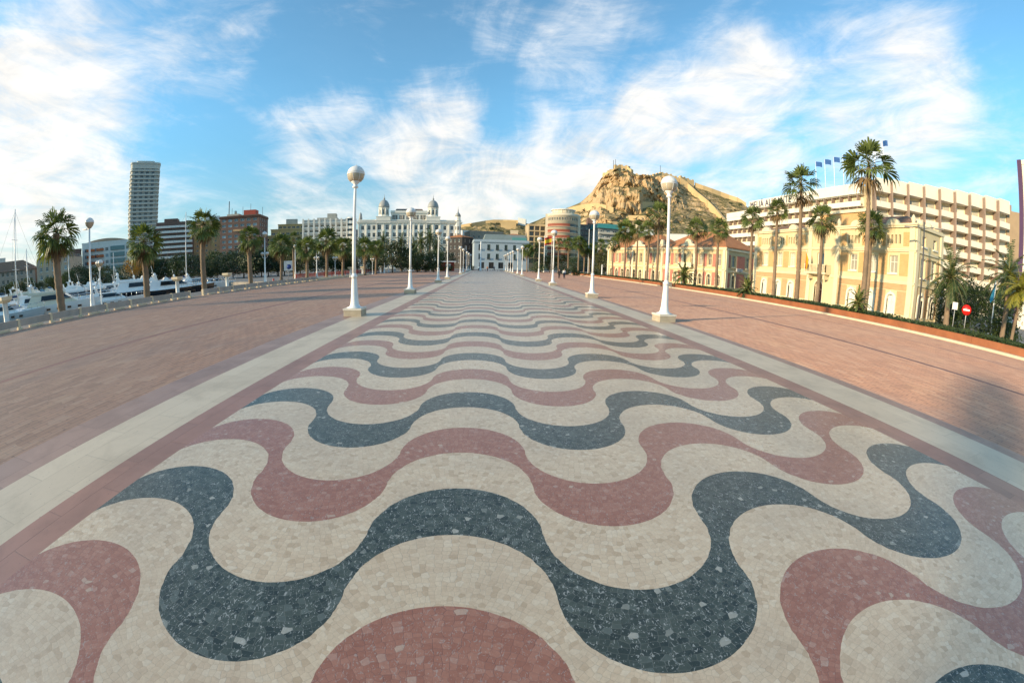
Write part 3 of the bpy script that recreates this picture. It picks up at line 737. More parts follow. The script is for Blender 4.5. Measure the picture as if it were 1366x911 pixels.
# ================================================================== TREES AND SHRUBS
darkl = leafmat('dark_tree_leaf', (.010,.022,.010), (.045,.072,.022), .5)
midl = leafmat('mid_tree_leaf', (.018,.036,.012), (.075,.105,.028), .5)
oliv = leafmat('olive_tree_leaf', (.040,.052,.018), (.135,.135,.045), .5)
orangel = leafmat('autumn_leaf', (.16,.08,.015), (.34,.19,.03), .8)
barkm = mat('tree_bark', (.12,.09,.065), .9, .25, 2, .5)
def leaf_cloud(seed, n_cl, per, size, ell, cz, spread, mm, name='crown'):
    rnd = random.Random(seed); m = MB()
    for c in range(n_cl):
        while True:
            p = Vector((rnd.uniform(-1,1), rnd.uniform(-1,1), rnd.uniform(-1,1)))
            if .25 < p.length < 1: break
        p = p.normalized()*p.length**.5
        c0 = Vector((p.x*ell[0], p.y*ell[1], cz + p.z*ell[2])); sp = spread*rnd.uniform(.7,1.25)
        for k in range(per):
            q = c0 + Vector((rnd.gauss(0,1), rnd.gauss(0,1), rnd.gauss(0,.75)))*sp*.5
            a = Vector((rnd.gauss(0,1), rnd.gauss(0,1), rnd.gauss(0,1))).normalized(); b_ = a.orthogonal().normalized()
            s_ = size*rnd.uniform(.6,1.3)
            m.add([q-a*s_, q+b_*s_*.45, q+a*s_, q-b_*s_*.45], [(0,1,2,3)])
    return m.mesh(name, mm)
def tree_parts(seed, H, mm, wide=1.0, per=36, ncl=62, size=.20):
    rnd = random.Random(seed); m = MB(); ht = H*.26
    m.tube([(0,0,0),(.05,0,ht*.5),(.0,.08,ht)], [.22,.17,.14], 8)
    for k in range(5):
        a = k*1.26+rnd.random(); l = H*.32
        m.tube([(0,.05,ht*.9),(cos(a)*l*.35,sin(a)*l*.35,ht+l*.5),(cos(a)*l*.8*wide,sin(a)*l*.8*wide,ht+l*1.1)], [.1,.07,.03], 5)
    return m.mesh('trunk', barkm), leaf_cloud(seed+1, ncl, per, size*H/6, (H*.36*wide,H*.36*wide,H*.41), H*.56, H*.17, mm)
TREES = [tree_parts(200, 8, darkl, 1.15), tree_parts(210, 7, midl, 1.0), tree_parts(220, 8, darkl, 1.35), tree_parts(230, 6, oliv, 1.0), tree_parts(240, 7.5, midl, 1.2)]
def tree(label, loc, k, sc, rz, group, name='tree', cat='tree'):
    r = thing(name, label, cat, loc, 0, group)
    link('trunk', TREES[k][0], r, (0,0,0), rz, sc); link('crown', TREES[k][1], r, (0,0,0), rz, sc)
    return r
MARKS = [(-66,'below the low brown roofed row at far left'),(-60,'below the gabled house at far left'),(-56.5,'left of the white block with orange balconies'),(-52.5,'below the white block with orange balconies'),
         (-48.5,'below the tall tower'),(-44.5,'below the terraced block'),(-40,'below the tan block'),(-36,'below the left half of the brown brick block'),(-32.5,'below the right half of the brown brick block'),
         (-28.5,'below the yellow stepped block'),(-24,'below the ribbed white block'),(-19.5,'right of the ribbed white block'),(-15.5,'below the left dome'),(-12,'between the two domes'),(-8,'below the right dome')]
rnd = random.Random(5)
cnt = {}
KIND = {0:'dark spreading tree',1:'green tree',2:'dark wide tree',3:'olive tinted tree',4:'green broad tree'}
az = -68.0
while az < -7:
    mk = min(MARKS, key=lambda q: abs(q[0]-az))
    d = (175 if az < -58 else 150 if az < -52 else 132 if az < -44 else 118 if az < -36 else 104 if az < -26 else 112) + rnd.uniform(-8, 14)
    k = rnd.choice([0,1,2,0,4,2,3]); H = rnd.uniform(.85,1.2)*(1.0 if az < -25 else .95)
    key = (k, mk[1]); c = cnt.get(key, 0); cnt[key] = c+1
    lab = KIND[k] + ' ' + mk[1] + ('' if c == 0 else ', %s from left' % ORD[c])
    tree(lab, at(az, d), k, H*(.80 if az < -47 else .95 if d > 125 else .9), rnd.uniform(0,6), 'trees of the park belt beyond the marina')
    az += rnd.uniform(.75,1.5)*(1.0 if az > -50 else .9)
r = thing('tree', 'small tree with orange autumn leaves beside the second quay palm', 'tree', at(-49.0,100))
link('trunk', TREES[3][0], r, (0,0,0), 0, .95); link('crown', leaf_cloud(77, 26, 30, .2, (1.8,1.8,1.8), 4.4, .9, orangel), r, (0,0,0))
for lab, az, d, k, sc in [('dark tree behind the kiosk left of the corner turret',-5.6,150,2,.9),('dark tree right of the white shuttered building',7.9,150,0,.95),('dark bushy tree under the round striped building',9.4,140,2,.8),
    ('dark tree at the foot of the round striped building, right of centre',11.3,138,2,.85),('mid green tree under the right edge of the round striped building',13.0,130,1,.85),('dark tree before the balconied block',15.9,128,0,.9),('olive tree beside the left end of the salmon building',17.2,112,3,1.25),
    ('dark tree beside the ochre building near the drooping palm',65.7,48,2,.62),('bushy green tree behind the no entry sign',67.5,52,4,.58),('dark tree below the hotel canopy near the flagpole',69.3,58,0,.6),('dark tree behind the teal flag at the hotel entrance',71.4,60,2,.62)]:
    tree(lab, at(az, d), k, sc, rnd.uniform(0,6), 'trees around the square')
BUSH = [leaf_cloud(300+i, 22, 30, .13, (.95,.95,.65), .7, .5, mm, 'bush') for i, mm in enumerate((midl, darkl, oliv))]
def bush(label, loc, k, sc):
    o = link('bush', BUSH[k], None, loc, rnd.uniform(0,6), sc); return tag(o, label, 'bush', 'clipped bushes around the square')
for lab, az, d, k, sc in [('round clipped bush leftmost of four before the kiosk',-9.6,128,0,1.5),('round clipped bush second from left before the kiosk',-7.9,128,0,1.5),('dark bush third from left before the kiosk',-6.3,128,1,1.4),('dark bush rightmost before the kiosk',-5.2,128,1,1.3),
    ('dark bush at the far end of the left lamp row',-2.0,158,1,1.5),('round bush beside the red planter right of the far lamp row',7.6,128,0,2.2),('low dark bush by the planter left of the second right lamp',11.6,108,1,1.3),('low dark bush by the planter right of the two walkers',13.2,102,1,1.2),
    ('dark bush at the left end of the salmon building',16.6,96,1,1.3),('low green bush beside the no entry sign',66.4,41,0,1.1),('dark bush below the white hotel wall',69.9,44,1,1.3),('dark green bush at the right edge behind the hedge',71.3,40,1,1.2),('green bush right of the flagpole foot',72.6,38,0,1.0),('dark bush at the corner foot of the ochre building',64.2,46,1,1.2)]:
    bush(lab, at(az, d, 0), k, sc)

# ================================================================== PLANTER WITH HEDGE
corten = mat('rusty_orange_panel', (.28,.095,.035), .6, .22, 1.2, .15, dirt=.35)
def planter(label, y0, y1):
    r = thing('planter', label, 'planter', (25.85, y0, 0))
    n = max(1, int((y1-y0)/4.2)); L = (y1-y0)/n
    for i in range(n):
        m = MB(); m.box(0,.07,.006,L-.006,.0,.50); m.box(-.02,.12,.006,L-.006,.50,.53); m.build('side_panel', corten, r, (0,i*L,0))
    m = MB(); m.box(.07,5.6,0,.07,0,.5); m.box(.07,5.6,y1-y0-.07,y1-y0,0,.5); m.build_each('end_panel', corten, r)
    return r
planter('long rust orange planter edging the right side of the square', -7.5, 50.4)
planter('rust orange planter continuing beyond the grey block toward the far end', 54.6, 117)
m = MB(); m.box(-.45,.45,-.6,.6,0,.62); m.box(-.5,.5,-.65,.65,.62,.7); tag(m.build('stone_block', grey_stone, None, (26,52.5,0)), 'grey stone block in the gap between the two orange planters', 'block')
rnd = random.Random(8); m = MB()
def sprig(m, x, y, z, s):
    for k in range(2):
        a = Vector((rnd.gauss(0,1), rnd.gauss(0,1), rnd.gauss(.5,.7))).normalized()*s; b_ = a.orthogonal().normalized()*s*.5; q = Vector((x,y,z))
        m.add([q-a, q+b_, q+a, q-b_], [(0,1,2,3)])
for i in range(9500):
    y = 4+46*rnd.random()**1.5; lump = .5+.5*noise.noise((y*.7, 3.1, 0)); x = 26.15+rnd.random()**1.6*2.6
    z = .42+rnd.random()*(.12+.34*lump); sprig(m, x, y, z, .10*rnd.uniform(.7,1.4))
for i in range(2500):
    y = 55+60*rnd.random(); x = 26.2+rnd.random()*1.5; sprig(m, x, y, .42+rnd.random()*.35, .14)
tag(m.build('hedge_foliage', midl), 'low green ground cover spilling over the orange planter', 'hedge', kind='stuff')

# ================================================================== BOATS
gel = mat('white_gelcoat', (.84,.84,.82), .22, .05, .5, coat=.4); gelc = mat('cream_gelcoat', (.70,.63,.48), .3, .06, .5)
navy = mat('navy_hull', (.012,.014,.020), .18, .1, .5, coat=.5); greyh = mat('grey_hull', (.50,.53,.54), .25, .08, .5, coat=.3)
tint = mat('tinted_boat_window', (.012,.015,.02), .08, .1, 1); teak = mat('teak_deck', (.30,.19,.10), .6, .2, 3)
chrome = mat('chrome', (.6,.6,.6), .2, .05, 1, metal=.9); sailc = mat('blue_sail_cover', (.03,.06,.16), .7, .2, 2)
WL = -1.0
def hull(m, L, B, free, mi=0, mi_deck=1):
    N = 14; rings = []
    for i in range(N+1):
        f = i/N; x = -L/2+L*f
        hb = B/2*(1-max(0,(f-.42)/.58)**2.4)*(.88+.12*min(1,f*5)); sheer = free*(1+.28*f**2)
        kx = x - max(0,f-.7)*L*.16
        rings.append([(x+.02*L*max(0,f-.5),-hb,sheer),(x,-hb*.97,sheer*.62),(kx,-hb*.80,.12),(kx,-hb*.45,-.35),(kx,hb*.45,-.35),(kx,hb*.80,.12),(x,hb*.97,sheer*.62),(x+.02*L*max(0,f-.5),hb,sheer)])
    v = [p for r_ in rings for p in r_]
    f = [(i*8+j, i*8+j+1, (i+1)*8+j+1, (i+1)*8+j) for i in range(N) for j in range(7)]
    m.add(v, f, mi, None, True); m.add(v, [tuple(range(8))[::-1]], mi)
    m.add(v, [(i*8, (i+1)*8, (i+1)*8+7, i*8+7) for i in range(N)], mi_deck)
def slab_profile(m, prof, wb, wt, mi, M=None):
    """side outline (x,z) given thickness across the beam, tapering with height"""
    z0 = min(z for x,z in prof); z1 = max(z for x,z in prof)
    wz = lambda z: wb+(wt-wb)*((z-z0)/max(1e-6,z1-z0)); n = len(prof)
    v = [(x,-wz(z)/2,z) for x,z in prof]+[(x,wz(z)/2,z) for x,z in prof]
    m.add(v, [tuple(range(n)), tuple(range(2*n-1,n-1,-1))]+[(i+n,(i+1)%n+n,(i+1)%n,i) for i in range(n)], mi, M)
def yacht(label, az, d, L, head, hm, fly=True, cab=None, stripe=False, group='motor yachts moored in the marina'):
    x, y, _ = at(az, d); L *= .76; B = L*.31; fr = L*.115; cab = cab or gel
    r = thing('motor_yacht', label, 'yacht', (x,y,WL), R(head), group)
    m = MB(); hull(m, L, B, fr); m.build('hull', [hm, gel], r)
    m = MB()
    for k in range(4):
        for s in (-1,1):
            px = L*(-.12+.11*k); hb = B/2*(1-max(0,(px/L+.5-.42)/.58)**2.4)
            m.box(px-.22,px+.22,s*hb*.985-.025,s*hb*.985+.025,fr*.62,fr*.62+.20)
    m.build_each('porthole', tint, r)
    z = fr*1.02
    m = MB(); slab_profile(m, [(-L*.36,z),(L*.22,z),(L*.13,z+L*.045),(L*.03,z+L*.105),(-L*.30,z+L*.105)], B*.78, B*.62, 0); m.build('cabin', cab, r)
    m = MB(); slab_profile(m, [(-L*.20,z+L*.048),(L*.128,z+L*.048),(L*.05,z+L*.093),(-L*.19,z+L*.093)], B*.755, B*.68, 0); m.build('cabin_windows', tint, r)
    if fly:
        zz = z+L*.106
        m = MB(); slab_profile(m, [(-L*.34,zz),(L*.05,zz),(L*.02,zz+L*.05),(-L*.03,zz+L*.055),(-L*.05,zz+L*.02),(-L*.34,zz+L*.03)], B*.66, B*.6, 0); m.build('flybridge', cab, r)
        m = MB(); slab_profile(m, [(L*.03,zz+L*.04),(-L*.0,zz+L*.075),(-L*.01,zz+L*.075),(L*.02,zz+L*.04)], B*.5, B*.4, 0); m.build('windscreen', tint, r)
        ax = -L*.27; ah = L*.075
    else: zz = z+L*.09; ax = -L*.2; ah = L*.07
    m = MB()
    for s in (-1,1): slab_profile(m, [(ax-L*.05,zz),(ax-L*.015,zz),(ax-L*.04,zz+ah),(ax-L*.06,zz+ah)], .09, .09, 0, Matrix.Translation((0,s*B*.28,0)))
    m.box(ax-L*.075,ax-L*.03,-B*.30,B*.30,zz+ah,zz+ah+.09); m.lathe([(.16,0),(.2,.12),(.12,.25),(.01,.3)], 10, 0, Matrix.Translation((ax-L*.05,0,zz+ah+.09)))
    m.tube([(ax-L*.05,B*.2,zz+ah),(ax-L*.08,B*.2,zz+ah+1.3)], .02, 5); m.build('radar_arch', gel, r)
    m = MB()
    for s in (-1,1):
        pts = []
        for i in range(7):
            f = .55+.44*i/6; hb = B/2*(1-max(0,(f-.42)/.58)**2.4)*.95
            pts.append((-L/2+L*f+.02*L*max(0,f-.5), s*hb, fr*(1+.28*f*f)+.55)); m.tube([pts[-1], (pts[-1][0],pts[-1][1],pts[-1][2]-.55)], .016, 4)
        m.tube(pts, .02, 5)
    m.build('bow_rail', chrome, r)
    return r
yacht('pale grey hulled motor cruiser with black windows at the left edge', -65.0, 52, 11, 36, greyh, True)
yacht('white flybridge yacht with cream cabin behind the leftmost quay palm', -58.6, 52, 14, 50, gel, True, gelc)
yacht('small white cruiser with low cabin right of the tall side-arm lamp', -51.9, 52, 10.5, 48, gel, False)
yacht('dark hulled yacht with white cabin, the left one of two dark hulls', -47.6, 60, 15.5, 52, navy, True)
yacht('dark hulled open yacht, the right one of two dark hulls, beside the barrier gap', -43.6, 58, 14.5, 54, navy, False)
yacht('white sport cruiser with raised bow behind the quay gap', -40.0, 72, 13, 54, gel, False)
yacht('white flybridge yacht in the second row behind the tall side-arm lamp', -54.6, 72, 15, 38, gel, True)
yacht('cream cabin yacht in the second row between leftmost palm and grey cruiser', -62.0, 74, 15, 35, gel, True, gelc)
yacht('white yacht in the second row behind the small low cruiser', -51.0, 75, 14, 44, gel, True)
yacht('white yacht in the second row behind the left dark hull', -46.6, 80, 14, 46, gel, True)
yacht('distant white yacht in the third row right of the leftmost palm', -56.8, 86, 14, 20, gel, True)
yacht('distant white yacht in the third row above the low cruiser', -52.6, 90, 13, 25, gel, False)
yacht('distant white motor boat far left before the dark park trees', -64.5, 84, 13, 20, gel, False)
def sailboat(label, az, d, L, H, head, lean=0):
    x, y, _ = at(az, d); r = thing('sailing_boat', label, 'sailing boat', (x,y,WL), R(head), 'sailing boats in the marina')
    m = MB(); hull(m, L, L*.26, L*.09); m.build('hull', [gel, teak], r)
    z = L*.095
    m = MB(); slab_profile(m, [(-L*.15,z),(L*.2,z),(L*.12,z+.45),(-L*.15,z+.5)], L*.14, L*.11, 0); m.build('cabin', gel, r)
    m = MB(); m.tube([(0,0,z),(0,0,H)], [.09,.06], 8)
    for k in (.45,.72): m.tube([(0,-.7,H*k),(0,.7,H*k)], .025, 5)
    m.build('mast', white, r)
    m = MB(); m.tube([(0,0,z+1.3),(-L*.38,0,z+1.2)], .06, 6); m.tube([(0,0,z+1.45),(-L*.36,0,z+1.33)], [.14,.08], 8, 1); m.build('boom', [white, sailc], r)
    m = MB()
    for p in ((L*.49,0,z+.1),(-L*.48,0,z),(0,L*.12,z),(0,-L*.12,z)): m.tube([(0,0,H*.98),p], .012, 4)
    m.build('rigging', dark_steel, r)
yacht('distant white flybridge yacht in the third row left of the left dark hull', -49.2, 92, 14, 40, gel, True)
yacht('distant white yacht in the third row between the two dark hulls', -45.0, 94, 13, 42, gel, False)
yacht('distant small white yacht right behind the white sport cruiser', -41.8, 88, 12, 50, gel, True)
yacht('white open motor boat moored in front of the grey cruiser at far left', -63.2, 62, 10, 40, gel, False)
yacht('distant cream yacht in the third row right behind the grey cruiser', -60.0, 92, 14, 34, gel, True, gelc)
yacht('white cruiser nestled between the grey cruiser and the leftmost quay palm', -61.0, 58, 13, 40, gel, True)
yacht('white flybridge boat directly right of the leftmost quay palm trunk', -55.9, 60, 13, 46, gel, True)
yacht('white boat with dark canopy windows left of the small low cruiser', -53.4, 62, 13, 44, gel, True)
yacht('small white boat peeking between low cruiser and left dark hull', -49.6, 63, 12, 50, gel, False)
yacht('white flybridge boat rising above the left dark hull', -48.3, 68, 14, 48, gel, True)
yacht('white cabin boat rising above the right dark hull', -44.8, 68, 13, 52, gel, True)
yacht('small white sport boat at the far end of the basin', -38.2, 80, 11, 54, gel, False)
yacht('far white boat in the back row left of the tall mast', -66.0, 74, 14, 30, gel, True)
sailboat('small sailing boat with thin mast in the back row above the low cruiser', -51.6, 98, 8, 8.6, 40)
sailboat('sailing boat with thin mast in the back row right of the leftmost palm', -57.4, 100, 8, 9.0, 40)
sailboat('sailing boat with tall white mast behind the grey cruiser at far left', -64.0, 58, 11, 12.0, 30)
sailboat('sailing boat with slim mast right of the tall mast at far left', -62.6, 76, 9, 9.0, 30)
sailboat('sailing boat whose tall mast rises before the terraced block', -42.0, 74, 12, 13.2, 35)

# ================================================================== BUILDINGS
FRONT = Matrix.Identity(4)
def TL(D): return Matrix.Translation((0,D,0)) @ Matrix.Rotation(R(-90),4,'Z')
def TR(W): return Matrix.Translation((W,0,0)) @ Matrix.Rotation(R(90),4,'Z')
def holes(m, x0, x1, z0, z1, ops, dep, mi=0, T=FRONT):
    """wall face with real recessed openings"""
    xs = sorted({x0,x1,*[q for o in ops for q in o[:2]]}); zs = sorted({z0,z1,*[q for o in ops for q in o[2:4]]})
    for k in range(len(zs)-1):
        za, zb = zs[k], zs[k+1]; run = None
        for i in range(len(xs)-1):
            cx, cz = (xs[i]+xs[i+1])/2, (za+zb)/2
            inside = any(o[0] < cx < o[1] and o[2] < cz < o[3] for o in ops)
            if not inside: run = run if run is not None else xs[i]
            if run is not None and (inside or i == len(xs)-2):
                xe = xs[i] if inside else xs[i+1]
                m.quad((run,0,za),(xe,0,za),(xe,0,zb),(run,0,zb), mi, T); run = None
    for o in ops:
        a, b, c, d = o[:4]
        m.quad((a,0,c),(a,dep,c),(a,dep,d),(a,0,d),mi,T); m.quad((b,0,d),(b,dep,d),(b,dep,c),(b,0,c),mi,T)
        m.quad((a,0,d),(a,dep,d),(b,dep,d),(b,0,d),mi,T); m.quad((a,0,c),(b,0,c),(b,dep,c),(a,dep,c),mi,T)
WIN = {}
def win(w, h, dep, style, fm, gm):
    key = (round(w,2), round(h,2), dep, style, fm.name, gm.name)
    if key in WIN: return WIN[key]
    m = MB(); y = dep-.02; t_ = min(.09, w*.09)
    m.quad((0,y,0),(w,y,0),(w,y,h),(0,y,h),1)
    for a,b,c,d in ((0,w,0,t_),(0,w,h-t_,h),(0,t_,t_,h-t_),(w-t_,w,t_,h-t_)): m.box(a,b,y-.07,y-.005,c,d,0)
    if style in ('plain','sash','sill','arch'): m.box(w/2-t_*.35,w/2+t_*.35,y-.06,y-.006,t_,h-t_,0)
    if style in ('sash','arch'): m.box(t_,w-t_,y-.055,y-.007,h*.62,h*.62+t_*.7,0)
    if style == 'strip':
        n = max(2,int(w/1.3))
        for i in range(1,n): m.box(w*i/n-.03,w*i/n+.03,y-.06,y-.006,t_,h-t_,0)
    if style in ('sill','sash'): m.box(-.12,w+.12,-.14,.03,-.14,-.004,0)
    if style == 'shut':
        for s in (0,1): m.box(t_*.4+s*w/2, w/2-t_*.4+s*w/2, y-.10, y-.03, t_*.4, h-t_*.4, 0)
        for k in range(int(h/.16)): m.box(t_,w-t_,y-.115,y-.10,t_+k*.16,t_+k*.16+.07,0)
    if style == 'arch':      # moulded surround standing proud of the wall, arched head
        r_ = w/2; n = 10; s = .22
        inn = [(0,-.0),(0,h-r_)]+[(r_-r_*cos(pi*i/n), h-r_+r_*sin(pi*i/n)) for i in range(1,n)]+[(w,h-r_),(w,0)]
        ro = r_+s; oo = [(-s,0),(-s,h-r_)]+[(r_-ro*cos(pi*i/n), h-r_+ro*sin(pi*i/n)) for i in range(1,n)]+[(w+s,h-r_),(w+s,0)]
        v = [(x,-.10,z) for x,z in inn]+[(x,-.10,z) for x,z in oo]+[(x,.0,z) for x,z in oo]+[(x,dep*.9,z) for x,z in inn]; k = len(inn)
        for i in range(k-1):
            m.add(v, [(i,i+1,k+i+1,k+i),(k+i,k+i+1,2*k+i+1,2*k+i),(3*k+i,3*k+i+1,i+1,i)], 0)
        # spandrels close the square head of the opening
        for i in range(1,n+1):
            x0_ = r_-r_*cos(pi*(i-1)/n); x1_ = r_-r_*cos(pi*i/n); z0_ = h-r_+r_*sin(pi*(i-1)/n); z1_ = h-r_+r_*sin(pi*i/n)
            m.quad((x0_,-.02,z0_),(x1_,-.02,z1_),(x1_,-.02,h+.001),(x0_,-.02,h+.001),0)
        m.box(r_-.10,r_+.10,-.17,.0,h-.02,h+.30,0)
    WIN[key] = m.mesh('window', [fm, gm]); return WIN[key]
def put_windows(root, ops, dep, style, fm, gm, T=FRONT, name='window', limit=100, lst=None):
    for o in ops:
        me = win(o[1]-o[0], o[3]-o[2], dep, o[4] if len(o) > 4 else style, fm, gm)
        ob = link(name, me, root); ob.matrix_local = T @ Matrix.Translation((o[0],0,o[2]))
def grid(x0, x1, n, w, zs, h, style=None):
    st = (x1-x0)/n; res = []
    for z in zs:
        for i in range(n):
            c = x0+st*(i+.5); o = (c-w/2, c+w/2, z, z+h); res.append(o+(style,) if style else o)
    return res
def seat(az1, d1, az2, d2):
    a, b = Vector(at(az1,d1)), Vector(at(az2,d2)); v = b-a
    return a, atan2(v.y, v.x), v.length
def walls(root, W, D, z0, z1, m_wall, front=(), left=(), right=(), dep=.25, name='wall', x0=0.0, y0=0.0, par=.0, capm=None):
    m = MB(); T0 = Matrix.Translation((x0,y0,0))
    holes(m, 0, W, z0, z1, list(front), dep, 0, T0); holes(m, 0, D, z0, z1, list(left), dep, 0, T0 @ TL(D)); holes(m, 0, D, z0, z1, list(right), dep, 0, T0 @ TR(W))
    m.quad((W,D,z0),(0,D,z0),(0,D,z1),(W,D,z1),0,T0); m.quad((0,0,z1),(W,0,z1),(W,D,z1),(0,D,z1),1,T0)
    if par:
        for a,b,c,d in ((-.12,W+.12,-.12,.2),(-.12,W+.12,D-.2,D+.12),(-.12,.2,.2,D-.2),(W-.2,W+.12,.2,D-.2)): m.box(a,b,c,d,z1-.25,z1+par,2,T0)
    return m.build(name, [m_wall, mat('flat_roof', (.35,.31,.27), .9, .15, .5), capm or m_wall], root)
def cornice(root, W, D, z, h, out, m_, name='cornice', x0=0.0, y0=0.0, sides=True):
    m = MB(); m.box(x0-out,x0+W+out,y0-out,y0-.002,z,z+h); m.box(x0-out*1.5,x0+W+out*1.5,y0-out*1.5,y0-.003,z+h*.65,z+h+.05)
    if sides:
        for xa, xb in ((x0-out,x0-.002),(x0+W+.002,x0+W+out)): m.box(xa,xb,y0,y0+D,z,z+h*.98)
    return m.build(name, m_, root)
def hip_roof(root, W, D, z, h, over, m_, x0=0.0, y0=0.0, name='roof'):
    m = MB(); a,b,c,d = x0-over,x0+W+over,y0-over,y0+D+over; k = min(W,D)/2+over
    if W >= D: r0, r1 = (a+k,(c+d)/2,z+h), (b-k,(c+d)/2,z+h)
    else: r0, r1 = ((a+b)/2,c+k,z+h), ((a+b)/2,d-k,z+h)
    v = [(a,c,z),(b,c,z),(b,d,z),(a,d,z),r0,r1]
    f = [(0,1,5,4),(1,2,5),(2,3,4,5),(3,0,4)] if W >= D else [(0,1,4),(1,2,5,4),(2,3,5),(3,0,4,5)]
    m.add(v, f); m.box(a,b,c,d,z-.16,z-.01); return m.build(name, m_, root)
def tilemat(name, c1, c2):
    if name in MATS: return MATS[name]
    m = bpy.data.materials.new(name); m.use_nodes = True; MATS[name] = m; t = NT(m.node_tree)
    pos = t.node('ShaderNodeTexCoord').outputs['Object']
    x, y, z = t.sep(pos)
    n = t.noise(pos, 1.2, 5, .65); n2 = t.noise(pos, 7, 3, .6)
    c = t.ramp(t.math('ADD', t.math('MULTIPLY', n, .6), t.math('MULTIPLY', n2, .4)), [(.35,c1),(.65,c2)])
    wv = t.math('ADD', t.math('SINE', t.math('MULTIPLY', x, 18.)), t.math('SINE', t.math('MULTIPLY', y, 18.)))
    b = t.node('ShaderNodeBsdfPrincipled'); t.put(b.inputs['Base Color'], c); b.inputs['Roughness'].default_value = .85
    bn = t.node('ShaderNodeBump'); bn.inputs['Strength'].default_value = .7; bn.inputs['Distance'].default_value = .08
    t.put(bn.inputs['Height'], wv); t.put(b.inputs['Normal'], bn.outputs[0])
    o = t.node('ShaderNodeOutputMaterial'); t.put(o.inputs[0], b.outputs[0]); return m
tiles = tilemat('orange_roof_tiles', (.40,.15,.06), (.54,.24,.10)); btiles = tilemat('brown_roof_tiles', (.20,.11,.07), (.29,.17,.11))

# ---------- cream and ochre building
ycream = mat('cream_render', (.66,.545,.325), .8, .08, .6, .1, dirt=.22); ytrim = mat('pale_trim', (.71,.61,.41), .75, .07, 1, .1, dirt=.2)
def smallbrick(name, c1, c2):
    m = bpy.data.materials.new(name); m.use_nodes = True; t = NT(m.node_tree)
    pos = t.node('ShaderNodeTexCoord').outputs['Object']; x, y, z = t.sep(pos)
    br = t.node('ShaderNodeTexBrick'); t.put(br.inputs['Vector'], t.comb(t.math('ADD', x, y), z, 0.0))
    br.inputs['Scale'].default_value = 1; br.inputs['Brick Width'].default_value = .27; br.inputs['Row Height'].default_value = .085; br.inputs['Mortar Size'].default_value = .01
    br.inputs['Color1'].default_value = (*c1,1); br.inputs['Color2'].default_value = (*c2,1); br.inputs['Mortar'].default_value = (*[q*1.25 for q in c1],1)
    n = t.noise(pos, .8, 5, .65); c = t.mix(t.smooth(n,.45,.75,0,.4), br.outputs['Color'], tuple(q*.62 for q in c1))
    b = t.node('ShaderNodeBsdfPrincipled'); t.put(b.inputs['Base Color'], c); b.inputs['Roughness'].default_value = .85
    o = t.node('ShaderNodeOutputMaterial'); t.put(o.inputs[0], b.outputs[0]); return m
ochre = smallbrick('ochre_brick', (.58,.36,.16), (.50,.30,.125)); tanbrick = smallbrick('tan_brick', (.54,.33,.17), (.46,.275,.14)); salm = smallbrick('salmon_brick', (.45,.18,.125), (.37,.14,.10))
yroot = thing('customs_building', 'cream and ochre three storey building with flag balcony behind the tall palms', 'building', (40,50.4,0), R(-90))
W, D, H = 27.3, 6.2, 9.4
gx = [2.6,5.75,8.4,19.0,21.8,24.6]
gops = [(c-.48,c+.48,.2,2.25,'arch') for c in gx]; fops = [(c-.55,c+.55,4.35,6.15) for c in gx]
tops = [(c-.95+.5*k,c-.68+.5*k,7.35,8.25,'open') for c in gx for k in range(4)]
door = (12.95,14.35,.0,2.75,'arch'); bw = (13.05,14.25,4.0,6.2)
ctop = [(13.0+.55*k,13.3+.55*k,7.35,8.25,'open') for k in range(3)]
allf = gops+fops+tops+[door,bw]+ctop
sops = [(1.3,2.3,.25,2.5,'arch'),(3.8,4.8,.25,2.5,'arch')]; sf = [(1.3,2.3,4.2,6.1),(3.8,4.8,4.2,6.1)]; st_ = [(1.4,2.2,7.3,8.3),(3.9,4.7,7.3,8.3)]
walls(yroot, W, D, -.6, H, ycream, front=allf, right=sops+sf+st_, dep=.28)
shutw = mat('white_shutter', (.74,.72,.62), .5, .05, 2, dirt=.2)
put_windows(yroot, gops, .28, 'arch', shutw, mat('pale_shutter_panel', (.66,.66,.62), .5, .06, 2)); put_windows(yroot, fops, .28, 'sash', shutw, glass('curtained_glass', (.42,.40,.33), .2, .3)); put_windows(yroot, tops+ctop, .28, 'open', ytrim, pane_d)
put_windows(yroot, [bw], .28, 'plain', shutw, pane_b, name='balcony_window'); put_windows(yroot, [door], .28, 'arch', ytrim, mat('dark_red_door', (.09,.02,.015), .5), name='door')
put_windows(yroot, sops, .28, 'arch', shutw, pane, TR(W)); put_windows(yroot, sf+st_, .28, 'sash', shutw, pane_d, TR(W))
m = MB()
for a, b in ((.6,11.4),(16.9,26.6)):
    cuts = sorted([c for c in gx if a < c < b]); xs = [a]+[q for c in cuts for q in (c-.74,c+.74)]+[b]
    for i in range(0,len(xs),2): m.box(xs[i],xs[i+1],-.03,.05,.35,2.62)
for a, b in ((.6,11.4),(16.9,26.6)): m.box(a,b,-.03,.05,2.70,3.31)
m.build_each('brick_panel', tanbrick, yroot)
m = MB()
for a, b in ((.68,1.85),(3.3,5.0),(6.5,7.65),(9.15,11.35),(16.95,18.2),(19.8,21.0),(22.6,23.8),(25.4,26.55)):
    m.box(a,b,-.03,.05,4.15,6.35); 
for a, b in ((.75,1.45),(3.85,4.5),(6.9,7.3),(9.6,10.9),(17.0,17.8),(20.15,20.7),(22.95,23.45),(25.75,26.5)): m.box(a,b,-.03,.05,7.1,8.5)
m.build_each('ochre_panel', ochre, yroot)
m = MB()
for a, b in ((.3,1.0),(2.6,3.5),(5.1,5.9)):
    m.box(a,b,-.03,.05,.35,3.2,0,TR(W)); m.box(a,b,-.03,.05,4.15,6.3,0,TR(W))
m.build_each('side_panel', tanbrick, yroot)
